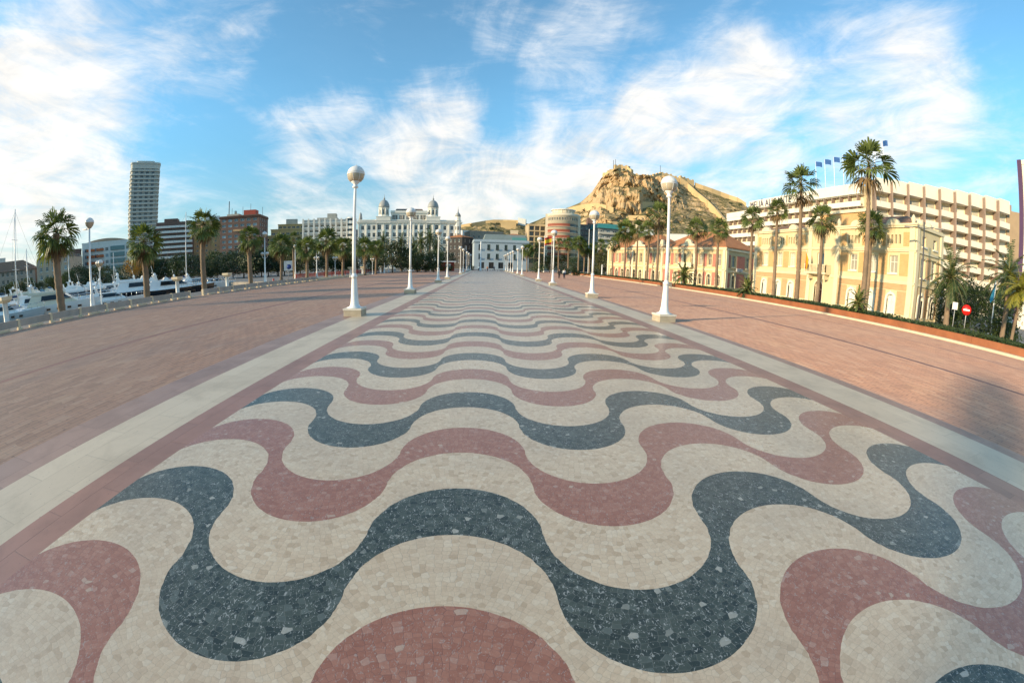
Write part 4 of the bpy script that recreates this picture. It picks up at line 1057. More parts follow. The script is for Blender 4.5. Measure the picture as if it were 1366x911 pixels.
cornice(yroot, W, D, 3.32, .22, .10, ytrim, 'belt_course'); cornice(yroot, W, D, 6.55, .22, .14, ytrim, 'belt_course'); cornice(yroot, W, D, 8.95, .32, .22, ytrim)
m = MB()
for a in (0,11.5,16.2,26.6): m.box(a,a+.65,-.16,-.002,-.5,8.93)
for a in (-.0,D-.62): m.box(a,a+.6,-.15,-.002,-.5,8.93,0,TR(W))
m.build_each('pilaster', ytrim, yroot)
m = MB(); m.box(11.9,15.6,-1.15,-.002,3.55,3.78); 
for i in range(15): m.box(12.0+i*.25,12.1+i*.25,-1.1,-1.0,3.78,4.6)
m.box(11.9,15.6,-1.16,-.98,4.6,4.72)
for a in (11.9,15.48): m.box(a,a+.12,-1.1,-.01,3.78,4.7)
for a in (12.3,15.0): m.prism([(a,-.9),(a+.25,-.9),(a+.25,-.01),(a,-.01)],2.95,3.55)
m.build('balcony', ytrim, yroot)
m = MB()
for c in (2.6,8.4,19.3,24.4):     # curved parapet gables
    v = [(c+.8*cos(pi*i/10), 0.62*sin(pi*i/10)) for i in range(11)]; n = len(v)
    m.add([(x,-.2,9.3+z) for x,z in v]+[(x,.25,9.3+z) for x,z in v], [tuple(range(n))[::-1], tuple(range(n,2*n))]+[(i,i+1,n+i+1,n+i) for i in range(n-1)])
for c in (1.2,3.1,5.0): m.lathe([(.02,.0),(.5,.0),(.42,.35),(.2,.6),(.02,.62)],10,0,TR(W) @ Matrix.Translation((c,.3,9.3)))
for c in (.3,11.8,16.5,26.9): m.lathe([(.28,0),(.2,.2),(.3,.5),(.05,.95)],8,0,Matrix.Translation((c,.1,9.3)))
m.build_each('parapet_gable', ytrim, yroot)
hip_roof(yroot, 8.6, 5.4, 9.45, 1.0, 0, btiles, .4, .5); hip_roof(yroot, 9.2, 5.4, 9.45, 1.3, 0, btiles, 17.7, .5)
m = MB(); m.box(9.3,17.4,4.3,9.0,8.5,11.75,0); m.box(9.1,17.6,4.05,9.2,11.75,12.15,1); m.box(9.2,17.5,4.2,4.298,9.4,9.9,1)
m.build('attic_block', [ochre, ytrim], yroot)
flagm = {}
def flag_mesh(w, h, bands, seed=0, vertical=False):
    rnd = random.Random(seed); m = MB(); N = 8
    for bi, (f0, f1, mi) in enumerate(bands):
        v = []
        for i in range(N+1):
            x = w*i/N; y = .12*sin(i*.9+seed)*(i/N)*w; dz = -h*.25*(i/N)**1.4
            v += [(x, y, -h*f0+dz), (x, y+.01, -h*f1+dz)]
        m.add(v, [(2*i,2*i+1,2*i+3,2*i+2) for i in range(N)], mi, None, True)
    return m
fr, fy, fb, ft = mat('flag_red',(.45,.03,.02),.8,.1), mat('flag_yellow',(.75,.50,.03),.8,.1), mat('flag_blue',(.02,.09,.28),.8,.1), mat('flag_teal',(.03,.22,.33),.8,.1)
r = thing('flag', 'red and yellow flag hanging from the balcony of the cream and ochre building', 'flag', (39.0,50.4-12.9,4.4))
m = MB(); m.tube([(0,0,0),(-.9,0,1.9)], .03, 6); m.build('pole', white, r)
m = MB(); m.add([(-.85,0,1.8),(-.5,0,1.05),(-.42,.18,-.35),(-.62,.2,-.45)],[(0,1,2,3)],0); m.add([(-.86,.02,1.82),(-.85,.0,1.8),(-.62,.2,-.45),(-.78,.2,-.3)],[(0,1,2,3)],1); m.add([(-.5,0,1.05),(-.38,.04,.85),(-.3,.2,-.2),(-.42,.18,-.35)],[(0,1,2,3)],1)
m.build('cloth', [fy, fr], r)

# ---------- salmon building with two tiled wings
sroot = thing('salmon_building', 'long salmon and cream building with orange tiled hip roofs behind a palm row', 'building', (30,94,0), atan2(-34.1,11))
W, D, H = 35.83, 9.4, 7.3
scream = mat('aged_cream_render', (.60,.47,.26), .85, .14, .7, .15, dirt=.4)
cx = [1.6+2.18*i for i in range(16)]
go = [(c-.5,c+.5,.35,2.35,'arch') for c in cx]; fo = [(c-.45,c+.45,3.95,6.0,'sash') for c in cx]
ro = [(1.9,3.0,.2,2.5,'arch'),(6.4,7.4,.35,2.4,'arch')]; rf = [(1.9,2.9,3.9,5.9),(6.4,7.4,3.9,5.9)]
walls(sroot, W, D, -.6, H, scream, front=go+fo, right=ro+rf, dep=.3)
put_windows(sroot, go, .3, 'arch', ytrim, pane_d); put_windows(sroot, fo, .3, 'sash', ytrim, glass('dusty_glass', (.20,.19,.17), .2)); put_windows(sroot, ro, .3, 'arch', ytrim, pane_d, TR(W)); put_windows(sroot, rf, .3, 'sash', ytrim, pane_b, TR(W))
m = MB()
for i in range(15):
    a, b = cx[i]+.68, cx[i+1]-.68
    if i in (4,5,11): continue
    m.box(a,b,-.03,.05,.4,2.75); m.box(a,b,-.03,.05,3.75,6.05)
for a,b in ((.55,1.45),(3.4,5.9),(7.9,8.9)): m.box(a,b,-.03,.05,.3,2.8,0,TR(W)); m.box(a,b,-.03,.05,3.75,6.0,0,TR(W))
m.build_each('salmon_panel', salm, sroot)
cornice(sroot, W, D, 3.02, .25, .12, ytrim, 'belt_course'); cornice(sroot, W, D, 6.75, .4, .25, ytrim)
m = MB()
for a in (0,9.4,13.6,19.0,25.0,28.1,35.2): m.box(a,a+.6,-.18,-.002,-.5,6.74)
for a in (0,8.8): m.box(a,a+.6,-.18,-.002,-.5,6.74,0,TR(W))
m.build_each('pilaster', ytrim, sroot)
m = MB()
for c, hw in ((1.2,1.3),(11.6,2.3),(26.6,1.8),(19.2,1.0)):
    v = [(c-hw,0),(c+hw,0),(c+hw,.5),(c+hw*.55,.65),(c+hw*.4,1.25),(c,1.6),(c-hw*.4,1.25),(c-hw*.55,.65),(c-hw,.5)]; n = len(v)
    m.add([(x,-.2,7.25+z) for x,z in v]+[(x,.3,7.25+z) for x,z in v], [tuple(range(n)), tuple(range(n,2*n))[::-1]]+[(i,(i+1)%n,n+(i+1)%n,n+i) for i in range(n)])
m.build_each('parapet_gable', ytrim, sroot)
m = MB(); m.box(24.9,28.4,-1.0,-.002,3.3,3.5); m.box(24.9,28.4,-1.0,-.9,3.5,4.3); m.build('balcony', ytrim, sroot)
hip_roof(sroot, 16.2, D, 7.35, 3.3, .35, tiles, 19.6, 0); hip_roof(sroot, 18.2, D, 7.35, 3.1, .3, tiles, .4, 0)
m = MB(); m.box(2.9,3.7,-.5,-.2,3.2,3.8,0,TR(W)); m.box(4.0,4.8,-.45,-.2,3.25,3.8,0,TR(W)); m.build('air_conditioner', steel, sroot)

# ---------- large hotel: long wing with roof lettering, and saw-tooth wing of balconies
hroot = thing('hotel', 'big white terraced hotel with dark roof lettering and saw-tooth balcony wing', 'hotel', (106,155,0), R(-90))
hw = mat('hotel_white', (.76,.70,.585), .75, .06, .3, dirt=.15); hcream = mat('hotel_cream', (.70,.60,.40), .8, .08, .4); hbrown = mat('hotel_brown', (.30,.22,.175), .8, .12, .5)
W1 = 74.0
m = MB(); m.box(0,W1,1.9,17,-.5,30.2,0); m.box(16.7,W1,1.95,16,30.2,33.6,0); m.box(0,16.6,1.95,17,30.2,30.3,1); m.build('wall', [hcream, mat('flat_roof', (.35,.31,.27))], hroot)
m = MB(); m.box(16.6,W1+.2,-.25,.25,30.9,34.1); m.box(16.6,16.9,.25,15,30.9,34.1); m.box(-.2,16.58,-.2,.25,28.6,30.7); m.box(-.2,W1+.2,.252,1.9,30.7,30.9); m.build('roof_parapet', hw, hroot)
for k in range(6):
    z = 27.2-3.75*k
    m = MB(); m.box(-.1,W1+.1,-.1,.12,z,z+1.6); m.box(-.1,W1+.1,.12,1.88,z,z+.22); m.build('balcony_parapet', hw, hroot)
for k in range(4):
    z = 27.2-3.75*k
    ops = grid(1.5, W1-1.5, 20, 2.4, [z+.3], 2.5)
    for o in ops[:]:
        ob = link('window', win(2.4, 2.5, .1, 'plain', ytrim, glass('curtained_glass')), hroot); ob.location = (o[0],1.79,o[2])
for i in range(21):
    m = MB(); m.box(-.14,.14,.13,1.87,9.0,30.68); m.build('partition', hbrown, hroot, (1.5+(W1-3)/20*i,0,0))
def text_obj(name, s, size, m_, parent, M, ext=.04, align='LEFT'):
    cu = bpy.data.curves.new(name, 'FONT'); cu.body = s; cu.size = size; cu.extrude = ext; cu.align_x = align; cu.space_character = 1.12
    tmp = bpy.data.objects.new('tmp', cu); COL.objects.link(tmp); dg = bpy.context.evaluated_depsgraph_get()
    me = bpy.data.meshes.new_from_object(tmp.evaluated_get(dg)); bpy.data.objects.remove(tmp); me.materials.clear(); me.materials.append(m_)
    o = link(name, me, parent); o.matrix_local = M; return o
text_obj('lettering', 'MELIÁ ALICANTE', 3.7, mat('dark_blue_letters', (.015,.02,.07), .5), hroot, Matrix.Translation((17.6,-.34,31.15)) @ Matrix.Diagonal((.80,1,1,1)) @ Matrix.Rotation(R(90),4,'X'), .08)
# saw-tooth wing, its frame set in the hotel's own coordinates
inv = (Matrix.Translation((106,155,0)) @ Matrix.Rotation(R(-90),4,'Z')).inverted()
V = inv @ Matrix.Translation((107.2,76.8,0)) @ Matrix.Rotation(atan2(-28.4,39.3),4,'Z') @ Matrix.Scale(1.137,4)
m = MB(); m.box(0,42.7,1.6,14,-.5,30.2,0,V); m.box(42.7,48,1.2,13,-.5,28.9,1,V); m.box(43,46.5,4,9,28.9,31.2,2,V)
m.build('wing_wall', [hcream, mat('stair_tower_tan', (.36,.26,.16), .8, .1, .4), hbrown], hroot)
NB = 9; bwid = 42.7/NB
for b in range(NB):
    x0 = b*bwid; m = MB()
    m.add([(x0,-1.5,8.6),(x0,1.6,8.6),(x0,1.6,30.3),(x0,-1.5,30.3),(x0+.28,-1.5,8.6),(x0+.28,1.6,8.6),(x0+.28,1.6,30.3),(x0+.28,-1.5,30.3)], [(0,3,2,1),(4,5,6,7),(0,4,7,3),(3,7,6,2)], 0, V)
    m.build('fin', hbrown, hroot)
    m = MB()
    def bay(z0, z1):
        x1 = x0+bwid-.05; a = x0+.30
        m.add([(a,-1.75,z0),(x1,-.45,z0),(x1,1.58,z0),(a,1.58,z0),(a,-1.75,z1),(x1,-.45,z1),(x1,1.58,z1),(a,1.58,z1)], [(3,2,1,0),(4,5,6,7),(0,1,5,4),(1,2,6,5),(2,3,7,6),(3,0,4,7)], 0, V)
    bay(27.5, 30.9); m.build('roof_box', hw, hroot)
    for k in range(6):
        z = 23.75-3.2*k; m = MB(); bay(z-.15, z+1.35); m.build('balcony', hw, hroot)
    for k in range(6):
        z = 24.0-3.2*k
        ob = link('window', win(bwid-.9, 2.75, .1, 'strip', ytrim, glass('curtained_glass')), hroot); ob.matrix_local = V @ Matrix.Translation((x0+.6,1.48,z+.15))
m = MB(); m.box(-1.5,44,-3.5,1.2,6.4,7.6,0,V); m.build('podium_slab', hw, hroot)
m = MB()                                         # space frame canopy over the entrance
for i in range(12):
    for j in range(3):
        x, y = 6+i*3.0, -9+j*3.0
        for sx in (-1.5,1.5):
            for sy in (-1.5,1.5): m.tube([(x+sx,y+sy,8.4),(x,y,6.4)], .09, 4, 0, V)
        m.box(x-1.5,x+1.5,y-1.5-.06,y-1.5+.06,8.35,8.47,0,V); m.box(x-1.5-.06,x-1.5+.06,y-1.5,y+1.5,8.36,8.46,0,V)
        if i < 11: m.tube([(x,y,6.4),(x+3,y,6.4)], .08, 4, 0, V)
m.build('entrance_canopy', hw, hroot)
m = MB(); m.box(2,44,-6.5,-5.9,3.2,5.4,0,V); m.box(14,18,-6.4,-5.95,-.5,3.2,0,V); m.box(30,34,-6.4,-5.95,-.5,3.2,0,V); m.box(2,44,-1.0,-.6,-.5,6.3,1,V); m.box(20,43,-9.8,-9.3,-.4,1.5,0,V)
m.build('entrance_walls', [hw, pane_d], hroot)
for i, lx in enumerate((52.2,56.6,60.8,64.9,69.1,77.8,81.2)):
    r = thing('flagpole', ('leftmost blue flag of the seven on the hotel roof' if i == 0 else 'rightmost blue flag of the seven on the hotel roof' if i == 6 else '%s blue flag from the left on the hotel roof' % ORD[i]), 'flag', (109, 155-lx, 33.5 if i < 5 else 34.3), 0, 'flags on the hotel roof')
    Hh = 11.6 if i < 5 else 12.2
    m = MB(); m.tube([(0,0,0),(0,0,Hh)], [.11,.07], 8); m.build('pole', white, r)
    m = flag_mesh(2.3, 1.7, [(0,1,0)], i); f = m.build('cloth', fb, r, (0,0,Hh-.1), R(-60-8*i)); 
m = MB(); m.tube([(0,0,0),(0,0,13)], [.12,.05], 6); m.tube([(-.9,0,8),(.9,0,8)], .05, 5); tag(m.build('roof_antenna', dark_steel, None, (110,84.5,33.5)), 'thin dark antenna mast among the flags on the hotel roof', 'antenna')

# ---------- purple edged tower at the right edge
a_, rz, Wp = seat(73.35,100,84,96)
r = thing('tower_block', 'purple edged tower block cut off by the right edge of the view', 'building', a_, rz)
pur = mat('purple_panel', (.07,.03,.085), .6, .1, .5); fo = grid(1.2,16,4,2.4,[2+3.3*k for k in range(8)],2.0)
walls(r, Wp, 12, 0, 31, hw, front=fo, dep=.3, par=.6)
put_windows(r, fo, .3, 'plain', white, pane_d)
m = MB(); m.box(-.5,.35,-.6,12,0,31.6); m.build('purple_side', pur, r)
r = thing('service_building', 'low grey roofed annex between the ochre building and the drooping palm', 'building', (50,27.5,0), R(-60))
walls(r, 7, 5, 0, 3.4, grey_stone, front=grid(.5,6.5,3,1.2,[1.2],1.3), par=.3); put_windows(r, grid(.5,6.5,3,1.2,[1.2],1.3), .25, 'plain', steel, pane_d)

# ---------- generic flat roofed blocks
def block(name, label, az1, d1, az2, d2, D, H, wall_m, nf, floors, ww, wh, style='plain', fm=None, gm=None, sides=3, base=3.6, step=3.2, dep=.3, par=.7, capm=None, right=True, left=True, cat='building'):
    a, rz, W = seat(az1, d1, az2, d2); r = thing(name, label, cat, a, rz)
    zs = [base+step*k for k in range(floors)]
    fo = grid(.8, W-.8, nf, ww, zs, wh); so = grid(.8, D-.8, sides, min(ww, 1.6), zs, wh)
    walls(r, W, D, -.5, H, wall_m, front=fo, left=so if left else [], right=so if right else [], dep=dep, par=par, capm=capm)
    put_windows(r, fo, dep, style, fm or white, gm or pane)
    if right: put_windows(r, so, dep, style, fm or white, gm or pane, TR(W))
    if left: put_windows(r, so, dep, style, fm or white, gm or pane, TL(D))
    return r, W
def bands(r, W, D, zs, h, out, m_, name='balcony', x0=0, x1=None, glassm=None):
    x1 = W if x1 is None else x1
    for z in zs:
        m = MB(); m.box(x0-.05,x1+.05,-out,-.004,z-.2,z); m.box(x0-.05,x1+.05,-out,-out+.12,z,z+h)
        for q in (x0-.05,x1-.07): m.box(q,q+.12,-out+.12,-.004,z,z+h)
        m.build(name, m_, r)

concrete = mat('pale_concrete', (.46,.43,.36), .8, .1, .3, dirt=.3); greyw = mat('grey_white_render', (.60,.58,.53), .8, .08, .3, dirt=.25)
# tall tower
a_, rz, Wt = seat(-49.7,366,-45.7,366)
r = thing('tower', 'tall slab tower with banded balcony floors and rounded corners behind the marina', 'tower', a_, rz)
tw = mat('tower_grey_green', (.30,.31,.28), .6, .1, .1); tb = mat('tower_band', (.50,.50,.45), .75, .08, .2)
Ht = 94
def rrect(W, D, q, n=5):
    p = []
    for cx_, cy_, s in ((W-q,q,-90),(W-q,D-q,0),(q,D-q,90),(q,q,180)):
        p += [(cx_+q*cos(R(s+90*i/n)), cy_+q*sin(R(s+90*i/n))) for i in range(n+1)]
    return p
shr = lambda p, k: [(Wt/2+(x-Wt/2)*k, 11+(y-11)*k) for x, y in p]
base_p = rrect(Wt, 22, 3.5)
m = MB(); m.prism(shr(base_p,.94), 0, Ht-6, 0); m.build('shaft', tw, r)
for k in range(24):
    z = 10+3.3*k; m = MB(); m.prism(base_p, z, z+1.15, 0); m.build('balcony_band', tb, r)
wins = [link('window', win(2.6,1.9,.1,'plain',tb,pane_d), r) for _ in range(96)]
i = 0
for k in range(24):
    for j in range(4): wins[i].location = (3.6+j*(Wt-7)/4+.6, .52, 11.25+3.3*k); i += 1
m = MB(); m.prism(shr(base_p,.97), Ht-6, Ht-2.2, 0); m.prism(shr(base_p,1.01), Ht-2.2, Ht-.9, 0); m.prism(shr(base_p,.6), Ht-.9, Ht+1.2, 0); 
for j in range(20): m.box(j*Wt/20,j*Wt/20+.15,.1,.25,Ht-.9,Ht+.5)
m.build('crown_storey', tb, r)

# far left: low roofs, gabled house, brown block
pinkw = mat('pinkish_render', (.46,.33,.25), .85, .12, .3, dirt=.25); redbr = mat('brown_brick', (.165,.10,.078), .85, .18, .6, dirt=.2)
a_, rz, W = seat(-70,250,-61.6,240)
r = thing('warehouse', 'long low building with sloping brown tiled roof at far left', 'building', a_, rz)
fo = grid(1,W-1,14,1.4,[2,6,9.4],1.9); walls(r, W, 16, 0, 11.5, pinkw, front=fo, dep=.3); put_windows(r, fo, .3, 'plain', white_old, pane_d); hip_roof(r, W, 16, 11.6, 5, .6, btiles)
r, W = block('apartment_block', 'pale glass fronted block seen behind the low brown roof at far left', -67.5,300,-65.2,300, 14, 21, greyw, 6,5,2.0,1.7, gm=pane_b)
a_, rz, W = seat(-61.4,238,-57.2,228)
r = thing('gabled_house', 'pinkish gabled house with paired windows behind the leftmost quay palm', 'building', a_, rz)
fo = grid(.8,W-.8,5,1.5,[2.5,6,9.5,12.8],1.9); walls(r, W, 14, 0, 15, mat('peach_render', (.56,.40,.28), .85, .1, .3), front=fo, dep=.3); put_windows(r, fo, .3, 'sash', white, pane_b)
m = MB(); m.add([(0,0,15),(W,0,15),(W/2,0,20),(0,14,15),(W,14,15),(W/2,14,20)],[(0,1,2),(3,5,4),(0,2,5,3),(1,4,5,2)]); m.build('roof', btiles, r)
r, W = block('apartment_block', 'brown block with balconies between the gabled house and the orange balconied white block', -58.0,250,-55.7,250, 14, 19, redbr, 3,5,2.4,1.8, base=2.6, gm=pane)
bands(r, W, 14, [2.6+3.2*k for k in range(5)], 1.0, 1.3, concrete)
# white block with orange balconies and curved roof edge
r, W = block('apartment_block', 'white block with orange red balconies and a curved glass roof storey', -55.6,262,-49.2,255, 15, 22.5, white_old, 9,5,1.9,1.9, base=4.5, step=3.4, gm=pane_b)
orr = mat('orange_balcony', (.50,.13,.04), .6, .1, .5)
for x0, x1 in ((W*.10,W*.26),(W*.30,W*.44)): bands(r, W, 15, [5+3.4*k for k in range(5)], 1.0, 1.2, orr, 'balcony', x0, x1)
m = MB(); v = [(W*.05+W*.9*i/10, 23.0+2.0*sin(pi*i/10)**.8) for i in range(11)]; n = 11
m.add([(x,1.5,z) for x,z in v]+[(x,13,z) for x,z in v]+[(v[0][0],1.5,22.4),(v[-1][0],1.5,22.4)], [tuple(range(n))+(2*n+1,2*n)]+[(i+n,i+n+1,i+1,i) for i in range(n-1)])
m.build('curved_roof', [mat('roof_metal', (.45,.30,.20), .5, .1, .3)], r)
m = MB()
for k in range(5): m.box(W*.58,W*.86,-.6,-.01,4.6+3.4*k,6.8+3.4*k)
m.build('glass_bay', glass('green_glass', (.08,.20,.22), .08, .2), r)
# terraced block
r, W = block('apartment_block', 'terraced block with long white balcony stripes and dark glazing beside the tower', -46.3,300,-41.1,296, 18, 33.5, redbr, 5,9,4.3,1.9, 'strip', base=3.4, step=3.3, gm=pane_d, fm=dark_steel)
bands(r, W, 18, [3.2+3.3*k for k in range(10)], 1.2, 1.5, white_old)
m = MB(); m.box(W*.05,W*.8,3,16,34.2,37.0); m.box(W*.25,W*.6,4,14,37.0,39.3); m.box(W*.82,W*.97,3,14,34.2,37.5); m.build('penthouse', redbr, r)
r, W = block('apartment_block', 'plain tan block between the terraced block and the brown brick block', -41.2,305,-37.2,305, 16, 36.5, mat('tan_orange_render', (.52,.32,.16), .85, .08, .3, dirt=.2), 3,8,1.4,1.5, gm=pane_d)
m = MB(); m.box(W*.45,W*.95,2,10,36.6,41); m.box(W*.1,W*.3,2,7,36.6,39); m.build('roof_house', white_old, r)
# brown brick block with red roof box
r, W = block('apartment_block', 'dark brown brick block with red box and antennas on its roof', -37.4,272,-32.0,262, 18, 35.2, redbr, 6,10,2.6,1.6, 'strip', base=2.9, step=3.25, gm=pane_b, sides=4)
cornice(r, W, 18, 34.3, 1.0, .4, mat('dark_brown_trim', (.10,.05,.035), .8), 'roof_band')
m = MB(); m.box(W*.55,W*.85,4,10,35.2,39.4); m.build('roof_box', mat('red_box', (.36,.06,.035), .7, .1, .5), r)
m = MB(); m.box(W*.12,W*.42,4,10,35.2,37.5); m.lathe([(.8,37.5),(.8,39.5),(0,40)],10,0,Matrix.Translation((W*.3,7,0))); m.build('roof_house', concrete, r)
m = MB()
for x, h in ((W*.14,46),(W*.22,41.5),(W*.5,42),(W*.7,43.5),(W*1.0,41)): m.tube([(x,6,35.2),(x,6,h)], .12 if h < 45 else .3, 5)
m.build_each('antenna', dark_steel, r)
m = MB(); m.box(W*.36,W*.62,-.9,-.01,26.0,27.2); m.build('balcony', mat('tan_orange_render', (.5,.3,.15)), r)
# yellow stepped block
yw = mat('yellow_render', (.50,.36,.16), .85, .1, .3, dirt=.25)
a_, rz, W = seat(-31.3,292,-25.6,290); r = thing('stepped_block', 'yellowish office block stepping up in three tiers left of the ribbed white block', 'building', a_, rz)
fo = grid(.8,W-.8,9,2.4,[2.5+3.1*k for k in range(7)],1.4); walls(r, W, 18, 0, 24.2, yw, front=fo, dep=.3, par=.5); put_windows(r, fo, .3, 'strip', white_old, pane)
f2 = grid(W*.16,W-.6,7,2.6,[25.0],1.5); m = MB(); T = Matrix.Translation((0,1.5,0)); holes(m, W*.16, W, 24.7, 28.4, f2, .3, 0, T); m.box(W*.16,W,1.85,16,24.7,28.4); m.box(W*.16-.3,W+.2,1.2,16.2,28.4,29.0)
f3 = grid(W*.33,W-.6,6,2.4,[29.6],1.4); T3 = Matrix.Translation((0,3,0)); holes(m, W*.33, W, 29.0, 32.0, f3, .3, 0, T3); m.box(W*.33,W,3.35,15,29,32); m.box(W*.33-.3,W+.2,2.7,15.2,32,32.5)
m.build('upper_tiers', yw, r); put_windows(r, f2, .3, 'strip', white_old, pane_d, T); put_windows(r, f3, .3, 'strip', white_old, pane_d, T3)
m = MB(); m.box(W*.52,W*.80,5,11,32.5,36.2); m.build('roof_house', concrete, r)
# ribbed white block
a_, rz, W = seat(-26.0,252,-19.6,248); r = thing('apartment_block', 'pale block with tall vertical ribs and a rounded glazed corner', 'building', a_, rz)
fo = [o for i in range(8) for o in grid(.6+i*(W-1.2)/8, .6+(i+1)*(W-1.2)/8, 1, 2.1, [3.5+3.15*k for k in range(8)], 1.7)]
rw = mat('ribbed_white', (.74,.71,.63), .8, .07, .3, dirt=.25)
so = grid(1,17,4,1.6,[3.5+3.15*k for k in range(8)],1.7)
walls(r, W, 18, 0, 30.0, greyw, front=fo, right=so, dep=.35, par=.4); put_windows(r, fo, .35, 'plain', white, glass('warm_window_glass', (.20,.15,.09), .1)); put_windows(r, so, .35, 'plain', white, pane, TR(W))
for i in range(9):
    m = MB(); x = .35+i*(W-1.2)/8; m.box(x-.30,x+.55,-.9,-.004,2.5,31.0); m.build('rib', rw, r)
bands(r, W, 18, [3.2+3.15*k for k in range(9)], .75, .5, rw, 'sill_band')
m = MB(); m.box(W*.30,W*.75,4,13,30.4,32.0); m.box(W*.52,W*.72,5,11,32.0,34.6); m.build('roof_house', concrete, r)
for (px, rr, h) in ((W+1.5,3.4,30.6),(W*.42,2.2,18)):
    m = MB(); m.lathe([(rr,0),(rr,h),(rr*.6,h+1.2),(.01,h+1.4)], 16, 0, Matrix.Translation((px,2.5,0)))
    for k in range(int(h/3.15)): m.lathe([(rr+.06,4.2+3.15*k),(rr+.06,5.6+3.15*k)], 16, 1, Matrix.Translation((px,2.5,0)), cap=False)
    m.build('corner_turret', [rw, pane], r)
r, W = block('apartment_block', 'lower grey block stepping down right of the ribbed white block', -19.2,262,-17.6,262, 14, 24.5, mat('blue_grey_render', (.36,.37,.37), .8, .1, .3), 2,6,1.6,1.6)

# ---------- domed white building
cr = thing('domed_building', 'ornate white building with two slate domes and a slim corner turret', 'building', (-70,213,0), atan2(11,56.1))
W, D, H = 57.2, 20, 26.3
cw = mat('ornate_white_render', (.80,.76,.66), .8, .07, .3, dirt=.22); slate = mat('slate_dome', (.30,.31,.30), .55, .2, .8)
lvl = [9.6,13.6,17.6,21.6]
bayx = [2.6,6.2,9.0] + [20.2,23.2,26.2,29.2,32.2,35.2] + [48.3,52.2]
ops = [(c-.85,c+.85,z,z+2.3,'sash') for c in bayx for z in lvl]
towx = [(11.9,),(16.3,),(39.3,),(43.7,)]
ops += [(c[0]-.95,c[0]+.95,z,z+2.7,'sash') for c in towx for z in lvl]
rops = grid(1,19,5,1.5,lvl,2.3,'sash')
walls(cr, W, D, 0, H, cw, front=ops, right=rops, dep=.4, par=.9)
put_windows(cr, ops, .4, 'sash', white, pane_d); put_windows(cr, rops, .4, 'sash', white, pane, TR(W))
for z in (8.6, 12.9, 16.9): cornice(cr, W, D, z, .35, .3, cw, 'belt_course')
cornice(cr, W, D, 25.2, .9, .6, cw)
m = MB()
for x in [0,4.4,10.1,14.0,18.0,21.7,24.7,27.7,30.7,33.7,36.8,37.7,41.4,45.3,50.2]: m.box(x,x+.6,-.35,-.004,1,25.1)
m.build('pilaster', cw, cr)
# raised centre with loggia
cen = grid(18.4,38.0,5,2.9,[26.9],3.0); m = MB(); T = Matrix.Translation((0,1.2,0)); holes(m, 18.2, 38.2, 26.25, 31.0, cen, .9, 0, T); m.box(18.2,38.2,2.15,16,26.3,31.0); m.box(17.9,38.5,.7,16.3,31.0,31.9)
for c in range(5):
    for k in (-.5,.5): x = 18.4+19.6/5*(c+.5)+k; m.tube([(x,1.35,26.9),(x,1.35,29.9)], .14, 6)
m.box(17.9,38.5,.7,1.0,31.9,32.3); m.build('upper_storey', cw, cr); put_windows(cr, cen, .9, 'plain', white, pane_d, T)
m = MB(); m.prism(rect(20,36.6,4,14), 31.9, 33.9, top=rect(21,35.6,5.5,12.5)); m.build('attic_roof', mat('attic_slate', (.17,.13,.11), .7, .15, .5), cr)
for cx_ in (14.1, 41.6):
    m = MB(); T = Matrix.Translation((cx_,2.6,0))
    m.box(-3.9,3.9,-3.4,3.5,25.2,28.6,0,T); m.box(-4.1,4.1,-3.6,3.7,28.6,29.0,0,T)
    m.lathe([(3.1,29.0),(3.1,29.8),(2.75,29.9),(2.75,33.3),(3.15,33.5),(3.25,34.0)], 8, 0, T @ Matrix.Rotation(R(22.5),4,'Z'), False)
    for k in range(8):
        a = R(45*k); m.tube([(cx_+2.85*cos(a+R(22.5)),2.6+2.85*sin(a+R(22.5)),29.9),(cx_+2.85*cos(a+R(22.5)),2.6+2.85*sin(a+R(22.5)),33.3)], .28, 6)
    tw_ = m.build('dome_tower', cw, cr)
    for k in range(8):
        ob = link('window', win(1.15,2.7,.12,'arch',cw,pane_d), tw_); ob.matrix_local = T @ Matrix.Rotation(R(45*k),4,'Z') @ Matrix.Translation((-.575,-2.68,30.1))
    m = MB(); m.lathe([(3.05,34.0),(3.1,34.8),(2.95,35.8),(2.5,36.9),(1.75,37.9),(.8,38.5),(.45,38.7),(.45,39.2),(.6,39.3),(.25,39.7),(.12,40.6),(.02,42.0)], 16, 0, T); m.build('dome', slate, tw_)
m = MB(); T = Matrix.Translation((55.6,.8,0)); m.lathe([(1.9,0),(1.9,26.6),(2.2,27.0),(1.6,27.1),(1.5,29.3),(1.8,29.5)], 8, 0, T @ Matrix.Rotation(R(22.5),4,'Z'), False); tw_ = m.build('corner_turret', cw, cr)
for z in lvl+[5.4]:
    for k in (-1,0,1): ob = link('window', win(.9,2.2,.12,'plain',cw,pane_d), tw_); ob.matrix_local = T @ Matrix.Rotation(R(45*k),4,'Z') @ Matrix.Translation((-.45,-1.86,z))
m = MB(); m.lathe([(1.7,29.5),(1.35,30.7),(.6,31.6),(.3,32.3),(.3,32.8),(.1,34),(.02,35.5)], 12, 0, T); m.build('spire', slate, tw_)
m = MB(); m.box(1,56,-.9,-.4,26.2,26.5); m.lathe([(.8,26.5),(1.0,28),(.7,30.5),(.1,31.5)],8,0,Matrix.Translation((1.2,1.5,0))); m.build('roof_statues', slate, cr)

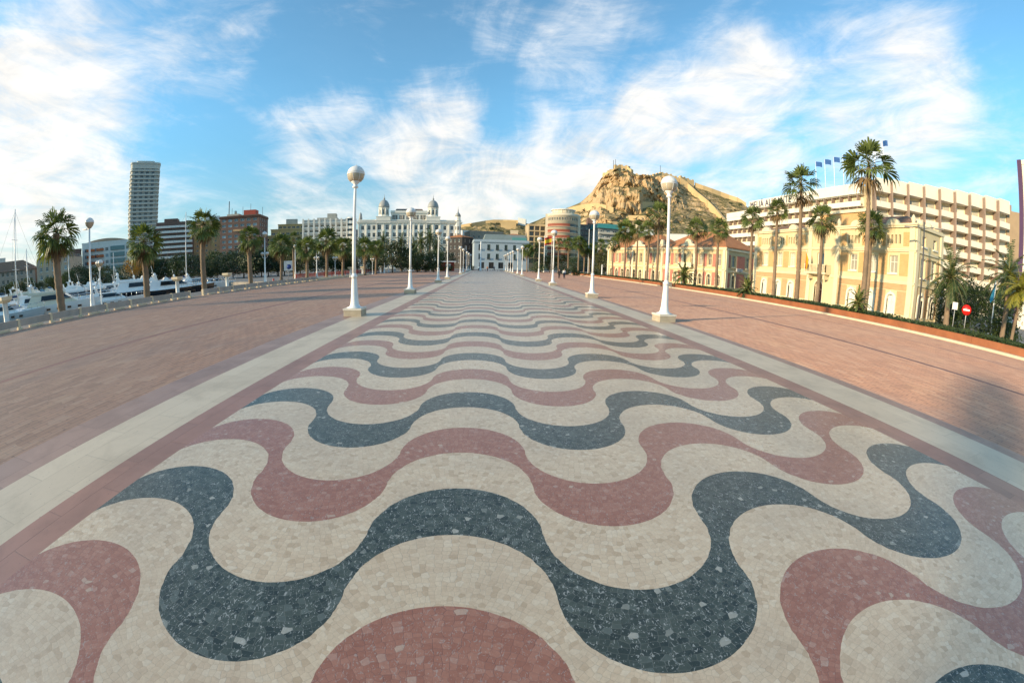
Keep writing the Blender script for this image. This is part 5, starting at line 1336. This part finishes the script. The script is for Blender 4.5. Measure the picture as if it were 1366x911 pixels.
# ---------- middle: blue-shaded white building, shade-darkened facade, roofs behind
mw = mat('shade_tinted_white_render', (.34,.41,.46), .75, .05, .3, dirt=.15)  # bluish shade over the white front is mixed into this colour
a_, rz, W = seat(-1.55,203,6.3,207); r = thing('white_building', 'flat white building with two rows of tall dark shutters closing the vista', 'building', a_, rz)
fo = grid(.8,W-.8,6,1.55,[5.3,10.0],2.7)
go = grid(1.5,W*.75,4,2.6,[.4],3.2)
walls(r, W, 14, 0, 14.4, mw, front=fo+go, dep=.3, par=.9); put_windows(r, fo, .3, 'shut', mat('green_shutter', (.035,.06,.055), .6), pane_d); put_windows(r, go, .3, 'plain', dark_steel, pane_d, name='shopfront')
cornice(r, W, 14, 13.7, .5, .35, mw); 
for o in fo:
    m = MB(); m.box(o[0]-.2,o[1]+.2,-.5,-.004,o[2]-.18,o[2]-.03)
    for i in range(10): m.box(o[0]-.15+i*(o[1]-o[0]+.3)/9.6,o[0]-.12+i*(o[1]-o[0]+.3)/9.6,-.48,-.45,o[2]-.03,o[2]+.75)
    m.box(o[0]-.2,o[1]+.2,-.5,-.45,o[2]+.75,o[2]+.80); m.build('balcony', dark_steel, r)
m = MB(); m.prism(rect(W*.18,W*.98,3,13),15.2,18.4,0,top=rect(W*.22,W*.96,5,12)); m.build('glazed_roof', mat('grey_green_roof', (.20,.24,.23), .4, .1, .5), r)
m = MB(); m.box(W*.70,W*.97,2.3,3.2,15.2,16.9); m.build('roof_window', glass('teal_glass', (.12,.36,.34), .1, .2), r)
r, W = block('town_house', 'narrow dark fronted house in shade between the corner turret and the white building', -3.3,214,-1.8,222, 10, 16.5, mat('shade_darkened_render', (.045,.04,.038), .85, .2, .4), 2,4,1.3,2.0, base=3, step=3.8, gm=pane_d)  # shade from the domed neighbour is put into the wall colour
hip_roof(r, W, 10, 17.3, 1.6, .3, tiles)
r, W = block('town_house', 'old grey house with small square windows above the white building roof', -2.2,232,2.6,238, 14, 21.5, mat('old_grey_render', (.30,.27,.22), .85, .15, .4, dirt=.4), 6,5,1.2,1.7, base=3, step=3.7, gm=pane_d)
r, W = block('town_house', 'low tan house with orange roof behind the right half of the white building', 2.4,245,6.4,248, 14, 19, mat('tan_render', (.46,.33,.20), .85, .12, .4, dirt=.3), 5,4,1.2,1.7, base=3.5, step=3.7, gm=pane_d); hip_roof(r, W, 14, 19.8, 2.6, .3, tiles)
r, W = block('town_house', 'little sunlit cream tower house above the orange roofs in the centre', 3.6,270,4.7,270, 6, 25.5, cream_stone, 1,3,1.2,1.6, base=14, step=3.6, gm=pane_d)
r, W = block('town_house', 'pale house with white roof terrace right of the corner turret', -3.3,270,-1.2,275, 12, 25.0, white_old, 3,5,1.4,1.6, gm=pane_d)
# concrete framed block
cc = mat('ochre_concrete', (.47,.37,.23), .85, .1, .3, dirt=.2)
a_, rz, W = seat(6.2,238,8.7,240); r = thing('apartment_block', 'open concrete framed block with deep square loggias left of the round building', 'building', a_, rz)
fo = grid(.3,W-.3,3,W/3-.7,[4+3.3*k for k in range(7)],2.6); walls(r, W, 12, 0, 27.2, cc, front=fo, dep=1.4, par=.4); put_windows(r, fo, 1.4, 'strip', redbr, pane_d)
# round building with brick bands
r = thing('round_building', 'round fronted building with alternating cream and brick red bands', 'building', (*at(11.1,226)[:2],0), R(-11.1-90+90))
rc = mat('round_cream', (.64,.56,.42), .8, .07, .3, dirt=.15); rb = mat('brick_red_band', (.25,.07,.04), .8, .15, .6)
T = Matrix.Translation((0,3,0)); rad = 9.0
m = MB(); m.lathe([(rad,0),(rad,30.6),(rad+.4,30.7),(rad+.4,32.2)], 40, 0, T); m.box(-rad-.9,-rad+1.2,-.5,14,0,32.2); m.box(rad-1.2,rad+.9,-.5,14,0,32.2); m.box(-rad,rad,4,14,0,31.5)
m.lathe([(6.2,32.2),(6.2,35.2),(.01,35.6)], 24, 0, T); m.build('wall', rc, r)
for k in range(7):
    z = 5.0+3.3*k
    m = MB(); m.lathe([(rad+.25,z),(rad+.25,z+1.65)], 30, 0, T, True, R(188), R(295), cap=False); m.build('brick_band', rb, r)
    m = MB(); m.lathe([(rad+.12,z),(rad+.12,z+1.5)], 14, 0, T, True, R(296), R(352), cap=False); m.build('window_band', pane_d, r)
    m = MB(); m.lathe([(rad+.3,z-.25),(rad+.75,z-.25),(rad+.75,z-.0),(rad+.3,z-.0)], 40, 0, T, True, R(186), R(354), cap=False); m.build('sill_band', rc, r)
for k in range(17):
    a = R(193+k*9.4); ob = link('window', win(.95,1.7,.1,'plain',rc,pane_d), r); ob.matrix_local = T @ Matrix.Rotation(a+R(90),4,'Z') @ Matrix.Translation((-.48,-rad-.15,28.3))
m = MB()
for k in range(10): m.tube([(6.6*cos(R(190+18*k)),3+6.6*sin(R(190+18*k)),32.2),(6.6*cos(R(190+18*k)),3+6.6*sin(R(190+18*k)),34.6)], .08, 5)
m.lathe([(6.7,34.5),(7.2,34.6),(7.2,35.0),(6,35.1)], 24, 0, T); m.build('penthouse_rail', white, r)
# balconied block with teal roof
r, W = block('apartment_block', 'grey balconied block with teal roof edge right of the round building', 16.2,232,20.0,238, 16, 25.5, mat('grey_block', (.33,.34,.33), .8, .1, .3, dirt=.3), 4,7,2.6,1.9, base=3.6, gm=pane_b)
bands(r, W, 16, [3.4+3.2*k for k in range(7)], 1.0, 1.4, concrete); m = MB(); m.prism(rect(-.8,W+.8,-1.6,14),25.8,28.6,top=rect(-.2,W+.2,.4,13)); m.build('roof', mat('teal_roof', (.04,.20,.19), .5, .1, .5), r)
r, W = block('apartment_block', 'dark recessed block directly right of the round building', 13.3,244,16.4,246, 14, 28.2, mat('dark_grey_block', (.16,.14,.13), .8, .15, .3), 4,8,2.0,1.7, gm=pane_d); m = MB(); m.box(W*.45,W*.8,2,8,28.4,33.5); m.build('roof_house', redbr, r)
r, W = block('apartment_block', 'long white terrace block on the slope below the castle rock', 18.4,318,24.2,330, 16, 35.5, white_old, 8,9,2.6,1.6, 'strip', gm=pane); m = MB(); m.box(W*.62,W*.8,3,10,35.5,41); m.build('roof_house', cream_stone, r)
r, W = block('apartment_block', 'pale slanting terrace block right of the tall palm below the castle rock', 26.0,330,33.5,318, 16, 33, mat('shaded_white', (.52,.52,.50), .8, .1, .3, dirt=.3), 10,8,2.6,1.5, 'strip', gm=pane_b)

# ================================================================== HILL, CASTLE ROCK AND WALLS
RIDGE = [(-60,.6),(-30,1.0),(-20,2.5),(-10,4.4),(-4,5.45),(0.8,6.4),(4.5,6.45),(6.2,6.1),(9.9,7.8),(13.6,9.5),(15.2,11.0),(16.5,13.0),(18.4,14.0),(20.3,13.9),(21.4,13.1),(23.7,13.0),(24.8,13.35),(26.9,13.2),(27.8,12.8),(30.1,12.3),(33.3,11.3),(36.4,10.4),(37.5,9.5),(42,8.2),(50,6.5),(62,4),(75,2)]
def ridge(az):
    for (a,e),(b,f) in zip(RIDGE, RIDGE[1:]):
        if a <= az <= b:
            k = (az-a)/(b-a); return e+(f-e)*k
    return 1.0
def dridge(az): return 690 - 70*exp(-((az-20)/9)**2) + 30*noise.noise((az*.25,2,1))
D0 = 420.0
def hill(az, s):
    """point of the hill: s = 0 foot, 1 ridge, beyond 1 the far side"""
    dr = dridge(az); zr = 2+dr*tan(R(ridge(az))); rock = exp(-((az-21.5)/6.0)**4)
    if s <= 1:
        f = s**.9*.62+.38*s**3 if rock < .05 else (1-rock)*(s**.9*.62+.38*s**3) + rock*(.60*min(1,s/.80)**1.0+.40*(0 if s < .74 else min(1,((s-.74)/.18))**.75))
        z = zr*f
    else: z = zr*max(0,1-(s-1)*1.6)
    d = D0+(dr-D0)*s
    if .08 < s < 1.2:
        p = Vector((az*.35, s*6, 0)); amp = min(1,(s-.08)*5)*(1 if s < .93 else .15)
        n = noise.fractal(p*1.0, 1.0, 2.1, 6); q3 = Vector((d*sin(R(az)), d*cos(R(az)), z*1.6)); n2 = noise.fractal(q3/55, .8, 2.1, 6) + .45*noise.fractal(q3/16, .9, 2.1, 4); rg = abs(noise.noise(q3/75)); vd = noise.voronoi(q3/34)[0]; vv = (vd[1]-vd[0])*1.0 + .5*(lambda e: e[1]-e[0])(noise.voronoi(q3/13)[0])
        z += amp*(n*4 + n2*5*(.6+.4*rock)); d += amp*(n2*22*(.35+.65*rock) - (rg*46-10)*rock - vv*9*(.15+.85*rock))
        tr_ = 9.0; zz = z/tr_; z += amp*.62*(1-rock*.5*(s > .74))*(math.floor(zz)+min(1,(zz%1)*2.6)-zz)*tr_*.55
    return Vector((d*sin(R(az)), d*cos(R(az)), z))
A0, A1, NA, NS = -40.0, 62.0, 560, 150
m = MB(); v = []
for i in range(NA+1):
    az = A0+(A1-A0)*i/NA
    for j in range(NS+1): v.append(hill(az, 1.55*(j/NS)))
m.add(v, [(i*(NS+1)+j, (i+1)*(NS+1)+j, (i+1)*(NS+1)+j+1, i*(NS+1)+j+1) for i in range(NA) for j in range(NS)], 0, None, False)
hm_ = bpy.data.materials.new('rock_and_scrub'); hm_.use_nodes = True; t = NT(hm_.node_tree)
g = t.node('ShaderNodeNewGeometry'); pos = g.outputs['Position']; nx, ny, nz = t.sep(g.outputs['True Normal'])
n = t.noise(pos, .022, 6, .65, .4); n2 = t.noise(pos, .11, 6, .7, .5); n3 = t.noise(t.vmath('MULTIPLY', pos, (1,1,2.6)), .05, 6, .7, .8)
rk = t.ramp(t.math('ADD', t.math('MULTIPLY', n3, .6), t.math('MULTIPLY', n2, .4)), [(.33,(.26,.165,.085)),(.45,(.48,.33,.175)),(.56,(.60,.43,.25)),(.70,(.68,.52,.34))])
sc_ = t.ramp(n2, [(.32,(.065,.070,.030)),(.48,(.17,.15,.07)),(.6,(.36,.27,.14)),(.75,(.50,.37,.20))])
flat = t.smooth(t.math('ADD', nz, t.math('MULTIPLY', t.math('SUBTRACT', n, .5), .9)), .52, .78)
_x, _y, hz = t.sep(pos)
c = t.mix(flat, rk, sc_)
b = t.node('ShaderNodeBsdfPrincipled'); t.put(b.inputs['Base Color'], c); b.inputs['Roughness'].default_value = .95; b.inputs['Specular IOR Level'].default_value = .1
bn = t.node('ShaderNodeBump'); bn.inputs['Strength'].default_value = .9; bn.inputs['Distance'].default_value = 5.0
t.put(bn.inputs['Height'], t.math('ADD', t.noise(pos, .10, 8, .7, .5), t.math('MULTIPLY', t.noise(pos, .5, 5, .7), .25))); t.put(b.inputs['Normal'], bn.outputs[0])
o = t.node('ShaderNodeOutputMaterial'); t.put(o.inputs[0], b.outputs[0])
struct(m.build('hill', hm_))
def on_hill(az, el):
    lo = .05
    for k in range(400):
        s = .05+k/400*.95; p = hill(az, s)
        if (p.z-2)/hypot(p.x,p.y) >= tan(R(el)): return p
    return hill(az, 1.0)
fort = mat('fortress_stone', (.54,.39,.20), .9, .15, .05, dirt=.2)
def wall_run(r, pts, h, th, name='rampart', crenel=False):
    m = MB()
    for a, b in zip(pts, pts[1:]):
        dv = Vector((b.x-a.x, b.y-a.y, 0)); nn_ = Vector((-dv.y, dv.x, 0)).normalized()*th/2
        v = [a-nn_-Vector((0,0,9)), b-nn_-Vector((0,0,9)), b+nn_-Vector((0,0,9)), a+nn_-Vector((0,0,9)), a-nn_+Vector((0,0,h)), b-nn_+Vector((0,0,h)), b+nn_+Vector((0,0,h)), a+nn_+Vector((0,0,h))]
        m.add(v, [(3,2,1,0),(4,5,6,7),(0,1,5,4),(1,2,6,5),(2,3,7,6),(3,0,4,7)])
        if crenel:
            n = max(2, int(dv.length/3.5))
            for i in range(n):
                if i % 2: continue
                p = a.lerp(b, (i+.5)/n); q = dv.normalized()*1.5; z0, z1 = Vector((0,0,h)), Vector((0,0,h+1.6))
                w_ = [p-q-nn_+z0,p+q-nn_+z0,p+q+nn_+z0,p-q+nn_+z0,p-q-nn_+z1,p+q-nn_+z1,p+q+nn_+z1,p-q+nn_+z1]
                m.add(w_, [(4,5,6,7),(0,1,5,4),(1,2,6,5),(2,3,7,6),(3,0,4,7)])
    return m.build(name, fort, r)
r = thing('castle', 'sandstone castle walls and keep along the top of the rock', 'castle', hill(20,1.0))
ro_ = Vector(hill(20,1.0))
P_ = lambda az, s=.985, dz=0: hill(az, s)-ro_+Vector((0,0,dz))
wall_run(r, [P_(a) for a in (16.7,17.6,18.3)], 4, 3, 'rampart', True); wall_run(r, [P_(a) for a in (18.3,19.2,20.2,20.9)], 8, 5, 'keep', True)
wall_run(r, [P_(a) for a in (21.3,22.6,23.8)], 4, 3, 'rampart', True); wall_run(r, [P_(a) for a in (23.8,25,26.2,27.6)], 5.5, 4, 'rampart', True); wall_run(r, [P_(a) for a in (27.6,28.6,29.6)], 9, 5, 'bastion', True)
m = MB()
for a in (18.2, 18.5, 24.9): p = P_(a); m.tube([p, p+Vector((0,0,18))], .35, 5)
m.build_each('mast', dark_steel, r)
r = thing('fortress_wall', 'sunlit stone wall running straight down the right flank of the castle rock', 'wall', (0,0,0))
wall_run(r, [on_hill(a, e) for a, e in ((27.7,12.6),(28.8,11.9),(30.2,10.7),(31.6,9.6),(32.8,8.5),(33.8,7.4),(34.8,6.2))], 9, 4)
r = thing('fortress_wall', 'upper stone wall following the skyline right of the castle rock', 'wall', (0,0,0))
wall_run(r, [hill(a, .99) for a in (29.8,31,32.2,33.4,34.6,35.8,37)], 6, 3)
r = thing('fortress_wall', 'long low tan wall crowning the left hill beyond the domed building', 'wall', (0,0,0))
wall_run(r, [hill(a, .97) for a in (-4.2,-2,0,1.2,2.5,3.6,4.8)], 5, 3)
r = thing('viaduct', 'tan retaining wall of the road curving below the castle rock', 'wall', (0,0,0))
wall_run(r, [on_hill(a, e) for a, e in ((11.2,7.6),(12.6,8.2),(14.2,8.6),(16,8.7),(17.4,8.5),(18.3,8.2))], 6, 3)
for j, (lab, a, e) in enumerate([('lower pale terrace wall across the foot of the castle rock',(15,18,21,24.5),6.6),('middle pale terrace wall across the foot of the castle rock',(17,20,23,26),7.6),('upper short terrace wall under the castle cliff',(20,22,24.5),9.6)]):
    r = thing('terrace_wall', lab, 'wall', (0,0,0)); wall_run(r, [on_hill(x, e) for x in a], 2.2, 2)
r = thing('hill_building', 'long low grey roofed building on the left hill crest', 'building', (0,0,0))
wall_run(r, [hill(a, .90) for a in (2.2,4.4)], 6, 12, 'wall')
r = thing('hill_house', 'tiny white house in the saddle of the hill', 'building', (0,0,0)); wall_run(r, [hill(a, .95) for a in (4.7,5.8)], 11, 12, 'wall').data.materials[0] = white_old
hb = leaf_cloud(400, 16, 22, .55, (3.4,3.4,1.9), 1.6, 2.0, darkl, 'scrub')
rnd = random.Random(12); m = MB()
for i in range(900):
    az = rnd.uniform(-6,38); s = rnd.uniform(.12,.97)
    if noise.noise((az*.3, s*4, 9)) < .05 or (exp(-((az-21)/5)**2) > .4 and s > .74): continue
    p = hill(az, s); q = rnd.uniform(1.2,2.9)
    for k in range(14):
        a = Vector((rnd.gauss(0,1), rnd.gauss(0,1), rnd.gauss(0,.7))); c_ = p + a*q*.6 + Vector((0,0,q*.5)); u = Vector((rnd.gauss(0,1),rnd.gauss(0,1),rnd.gauss(0,1))).normalized()*q*.5; w_ = u.orthogonal().normalized()*q*.35
        m.add([c_-u,c_+w_,c_+u,c_-w_],[(0,1,2,3)])
tag(m.build('hillside_scrub', darkl), 'dark green scrub scattered over the rocky hillside', 'scrub', kind='stuff')

# ================================================================== KIOSK, POLES, SIGNS, FLAGS
a_, rz, W = seat(-10.6,126,-4.2,128)
r = thing('kiosk', 'low kiosk with wide flat white canopy and red end wall', 'kiosk', a_, rz)
m = MB(); m.box(0,W,-1,6,2.9,3.25); m.build('canopy', white, r)
m = MB(); m.box(W*.70,W*.98,.5,5,0,2.9); m.build('red_wall', mat('kiosk_red', (.30,.055,.03), .7, .1, 1), r)
m = MB(); m.box(W*.78,W*.90,.38,.499,0,2.5); m.build('door', white_old, r)
for q in (.04,.22,.42,.62): m = MB(); m.box(W*q,W*q+.4,.2,.6,0,2.9); m.build('pillar', white_old, r)
m = MB(); m.box(W*.3,W*.5,2,2.8,0,1.0); m.build('counter', steel, r)
def pole(label, az, d, H, r0=.10, m_=None, cat='pole', z=0):
    m = MB(); m.lathe([(r0*2.2,0),(r0*2.2,.25),(r0,.4),(r0*.7,H),(.01,H+.1)], 10); return tag(m.build('tall_pole', m_ or white, None, at(az,d,z)), label, cat)
pole('tall white mast standing at the far end of the mosaic, before the white building', -.6, 150, 10.9, .30)
pole('thin grey pole left of the tall white mast at the far end', -2.7, 146, 9.0, .14, steel)
pole('grey street pole between the two domes, before the date palms', -11.0, 130, 10.0, .12, steel)
pole('tall pale pole rising by the round building, left of the striped front', 8.55, 140, 13.0, .18, white_old)
pole('slim grey pole left of the second right lamp, before the dark recessed block', 14.9, 116, 13.4, .12, white_old)
pole('pale bollard post at the left end of the salmon building', 16.9, 92, 3.0, .16, white, 'post')
r = thing('flagpole', 'white flagpole with red and yellow flag by the third right lamp', 'flag', at(9.6,118))
m = MB(); m.tube([(0,0,0),(0,0,11.2)], [.09,.05], 8); m.build('pole', white, r)
m = flag_mesh(2.3, 2.2, [(0,.25,0),(.25,.75,1),(.75,1,0)], 2); m.build('cloth', [fr, fy], r, (0,0,11.0), R(187))
r = thing('flagpole', 'white flagpole with drooping teal flag near the hotel entrance', 'flag', at(70.4,43))
m = MB(); m.tube([(0,0,-.2),(.0,0,4.9)], [.07,.045], 8); m.lathe([(.3,0),(.3,.25),(.12,.3)],10); m.build('pole', white, r)
m = MB(); m.add([(0,0,4.75),(-.15,0,4.72),(-.55,.1,3.6),(-.95,.12,3.05),(-.9,.05,2.75),(-.45,-.05,3.0),(-.12,.0,3.5),(0,0,3.7)], [(0,1,2,7),(2,3,4,5),(2,5,6,7)]); m.build('cloth', ft, r)
r = thing('no_entry_sign', 'round red no entry sign with white bar beyond the hedge', 'sign', at(67.1,38.2), R(-67.1+4))
m = MB(); m.tube([(0,.03,0),(0,.03,2.2)], .035, 8); m.build('post', steel, r)
Tr = Matrix.Translation((0,0,1.86)) @ Matrix.Rotation(R(90),4,'X'); m = MB(); m.lathe([(.01,0),(.40,0),(.40,.02),(.01,.02)], 28, 0, Tr); m.build('disc', mat('sign_red', (.60,.015,.01), .4, .04), r)
m = MB(); m.box(-.27,.27,-.03,-.022,1.80,1.92); m.build('bar', white, r)
r = thing('road_sign', 'back of a small white rectangular sign left of the red no entry sign', 'sign', at(65.6,37.6), R(-65))
m = MB(); m.tube([(0,.03,0),(0,.03,2.25)], .03, 8); m.build('post', steel, r); m = MB(); m.box(-.22,.22,-.02,.02,1.75,2.3); m.build('panel', white_old, r)
r = thing('street_light', 'dark double armed street light before the corner of the ochre building', 'street lamp', at(61.0,43), R(-61))
m = MB(); m.tube([(0,0,-.3),(.0,0,9.0)], [.10,.06], 8); m.lathe([(.2,0),(.2,.3),(.1,.4)],10); m.build('pole', dark_steel, r)
for s in (-1,1):
    m = MB(); m.tube([(0,0,8.4),(s*.7,0,8.55),(s*1.1,0,8.5)], .035, 6); m.box(s*1.5-.42,s*1.5+.42,-.14,.14,8.42,8.54); m.build('arm', dark_steel, r)
r = thing('van', 'small white van parked under the kiosk canopy', 'van', at(-6.4,136), R(6))
m = MB(); slab_profile(m, [(-2.2,.35),(2.2,.35),(2.2,1.0),(1.5,1.15),(.9,1.9),(-2.1,1.95),(-2.2,1.6)], 1.75, 1.6, 0, Matrix.Identity(4)); m.build('body', white, r)
m = MB(); slab_profile(m, [(.45,1.2),(1.35,1.18),(.85,1.78),(.45,1.8)], 1.74, 1.66, 0); m.build('side_window', tint, r)
for x in (-1.4,1.35):
    for s in (-1,1): m = MB(); m.lathe([(.1,-.1),(.32,-.1),(.32,.1),(.1,.1)], 14, 0, Matrix.Translation((x,s*.8,.32)) @ Matrix.Rotation(R(90),4,'X')); m.build('wheel', dark_steel, r)

# ================================================================== PEOPLE
skin = mat('skin', (.45,.27,.19), .6, .05, 5)
def limb_mesh(name, verts, edges, m_, root=0, sub=2):
    me = bpy.data.meshes.new(name); me.from_pydata([v[:3] for v in verts], edges, [])
    o = bpy.data.objects.new('tmp', me); COL.objects.link(o)
    md = o.modifiers.new('s', 'SKIN'); sv = me.skin_vertices[0].data
    for i, v in enumerate(verts): sv[i].radius = (v[3], v[4] if len(v) > 4 else v[3]); sv[i].use_root = (i == root)
    s = o.modifiers.new('u', 'SUBSURF'); s.levels = s.render_levels = sub
    dg = bpy.context.evaluated_depsgraph_get(); out_ = bpy.data.meshes.new_from_object(o.evaluated_get(dg)); bpy.data.objects.remove(o)
    out_.materials.clear(); out_.materials.append(m_); out_.name = name
    for p in out_.polygons: p.use_smooth = True
    return out_
def person(label, loc, rz, top, legs, hairc, st=.26, sc=1.0, skirt=False):
    r = thing('person', label, 'person', loc, rz); r.scale = (sc,sc,sc)
    # faces +x; one walking stride
    V_ = [(0,0,.93,.13,.15),(0,0,1.15,.115,.15),(0,0,1.36,.12,.17),(0,0,1.48,.06),(.01,0,1.56,.055),(.02,0,1.64,.085,.075),(.01,0,1.72,.075),
          (.02,.09,.90,.085),(.16,.09,.50,.060),(st*.75,.09,.10,.040),(st*.75+.14,.10,.045,.036),
          (-.0,-.09,.90,.085),(.02,-.09,.50,.060),(-st*.95,-.09,.13,.040),(-st*.95+.12,-.10,.055,.034),
          (0,.20,1.40,.055),(-.06,.25,1.14,.042),(.06,.26,.90,.032),(.10,.26,.80,.030),
          (0,-.20,1.40,.055),(.04,-.25,1.14,.042),(.18,-.25,.92,.032),(.23,-.25,.83,.030)]
    E_ = [(0,1),(1,2),(2,3),(3,4),(4,5),(5,6),(0,7),(7,8),(8,9),(9,10),(0,11),(11,12),(12,13),(13,14),(2,15),(15,16),(16,17),(17,18),(2,19),(19,20),(20,21),(21,22)]
    link('body', limb_mesh('body', V_, E_, skin), r)
    k = 1.16; S = [0,1,2,3,15,16,17,19,20,21]; idx = {a:i for i,a in enumerate(S)}
    link('shirt', limb_mesh('shirt', [V_[a][:3]+tuple(q*k+.012 for q in V_[a][3:]) for a in S], [(idx[a],idx[b]) for a,b in E_ if a in idx and b in idx], top), r)
    S = [0,7,8,9,11,12,13]; idx2 = {a:i for i,a in enumerate(S)}
    link('trousers', limb_mesh('trousers', [V_[a][:3]+tuple(q*k+.014 for q in V_[a][3:]) for a in S], [(idx2[a],idx2[b]) for a,b in E_ if a in idx2 and b in idx2], legs), r)
    m = MB(); m.ball((-.012,0,1.685), .098, .088, .098); m.build('hair', hairc, r)
    m = MB()
    for s in (-1,1): m.ball((.10,s*.032,1.655), .012,.014,.010, 0, 8, 6)
    m.ball((.115,0,1.63), .02,.014,.02, 1, 8, 6); m.ball((.10,0,1.59), .012,.026,.008, 2, 8, 6); m.build('face', [dark_steel, skin, mat('lips', (.3,.1,.08))], r)
    for x, y in ((st*.75+.05,.095),(-st*.95+.04,-.095)): m = MB(); m.ball((x+.02,y,.05), .14,.05,.052, 0, 10, 6); m.build('shoe', dark_steel, r)
    return r
hair = mat('dark_hair', (.03,.02,.015), .7); cb, cwh, cbl, cor, cden = mat('black_cloth',(.02,.02,.025),.9), mat('white_cloth',(.7,.69,.66),.85), mat('blue_cloth',(.08,.13,.22),.9), mat('orange_cloth',(.45,.20,.10),.9), mat('dark_denim',(.05,.055,.08),.9)
person('person in dark clothes walking on the square right of the mosaic', (13.0,68.2,.004), R(80), cb, cb, hair)
person('person in white top and dark trousers walking beside the dark clothed one', (14.0,68.8,.004), R(-100), cwh, cden, hair)
person('person in orange top walking far down the mosaic path', (.9,128,.004), R(-90), cor, cden, hair)
person('person in pale blue top walking far down the mosaic path', (-1.9,132,.004), R(85), mat('pale_blue_cloth',(.35,.5,.6),.9), cden, hair)
person('person in blue clothes at the far end of the mosaic near the crossing', (3.6,150,.004), R(95), cbl, cb, hair)
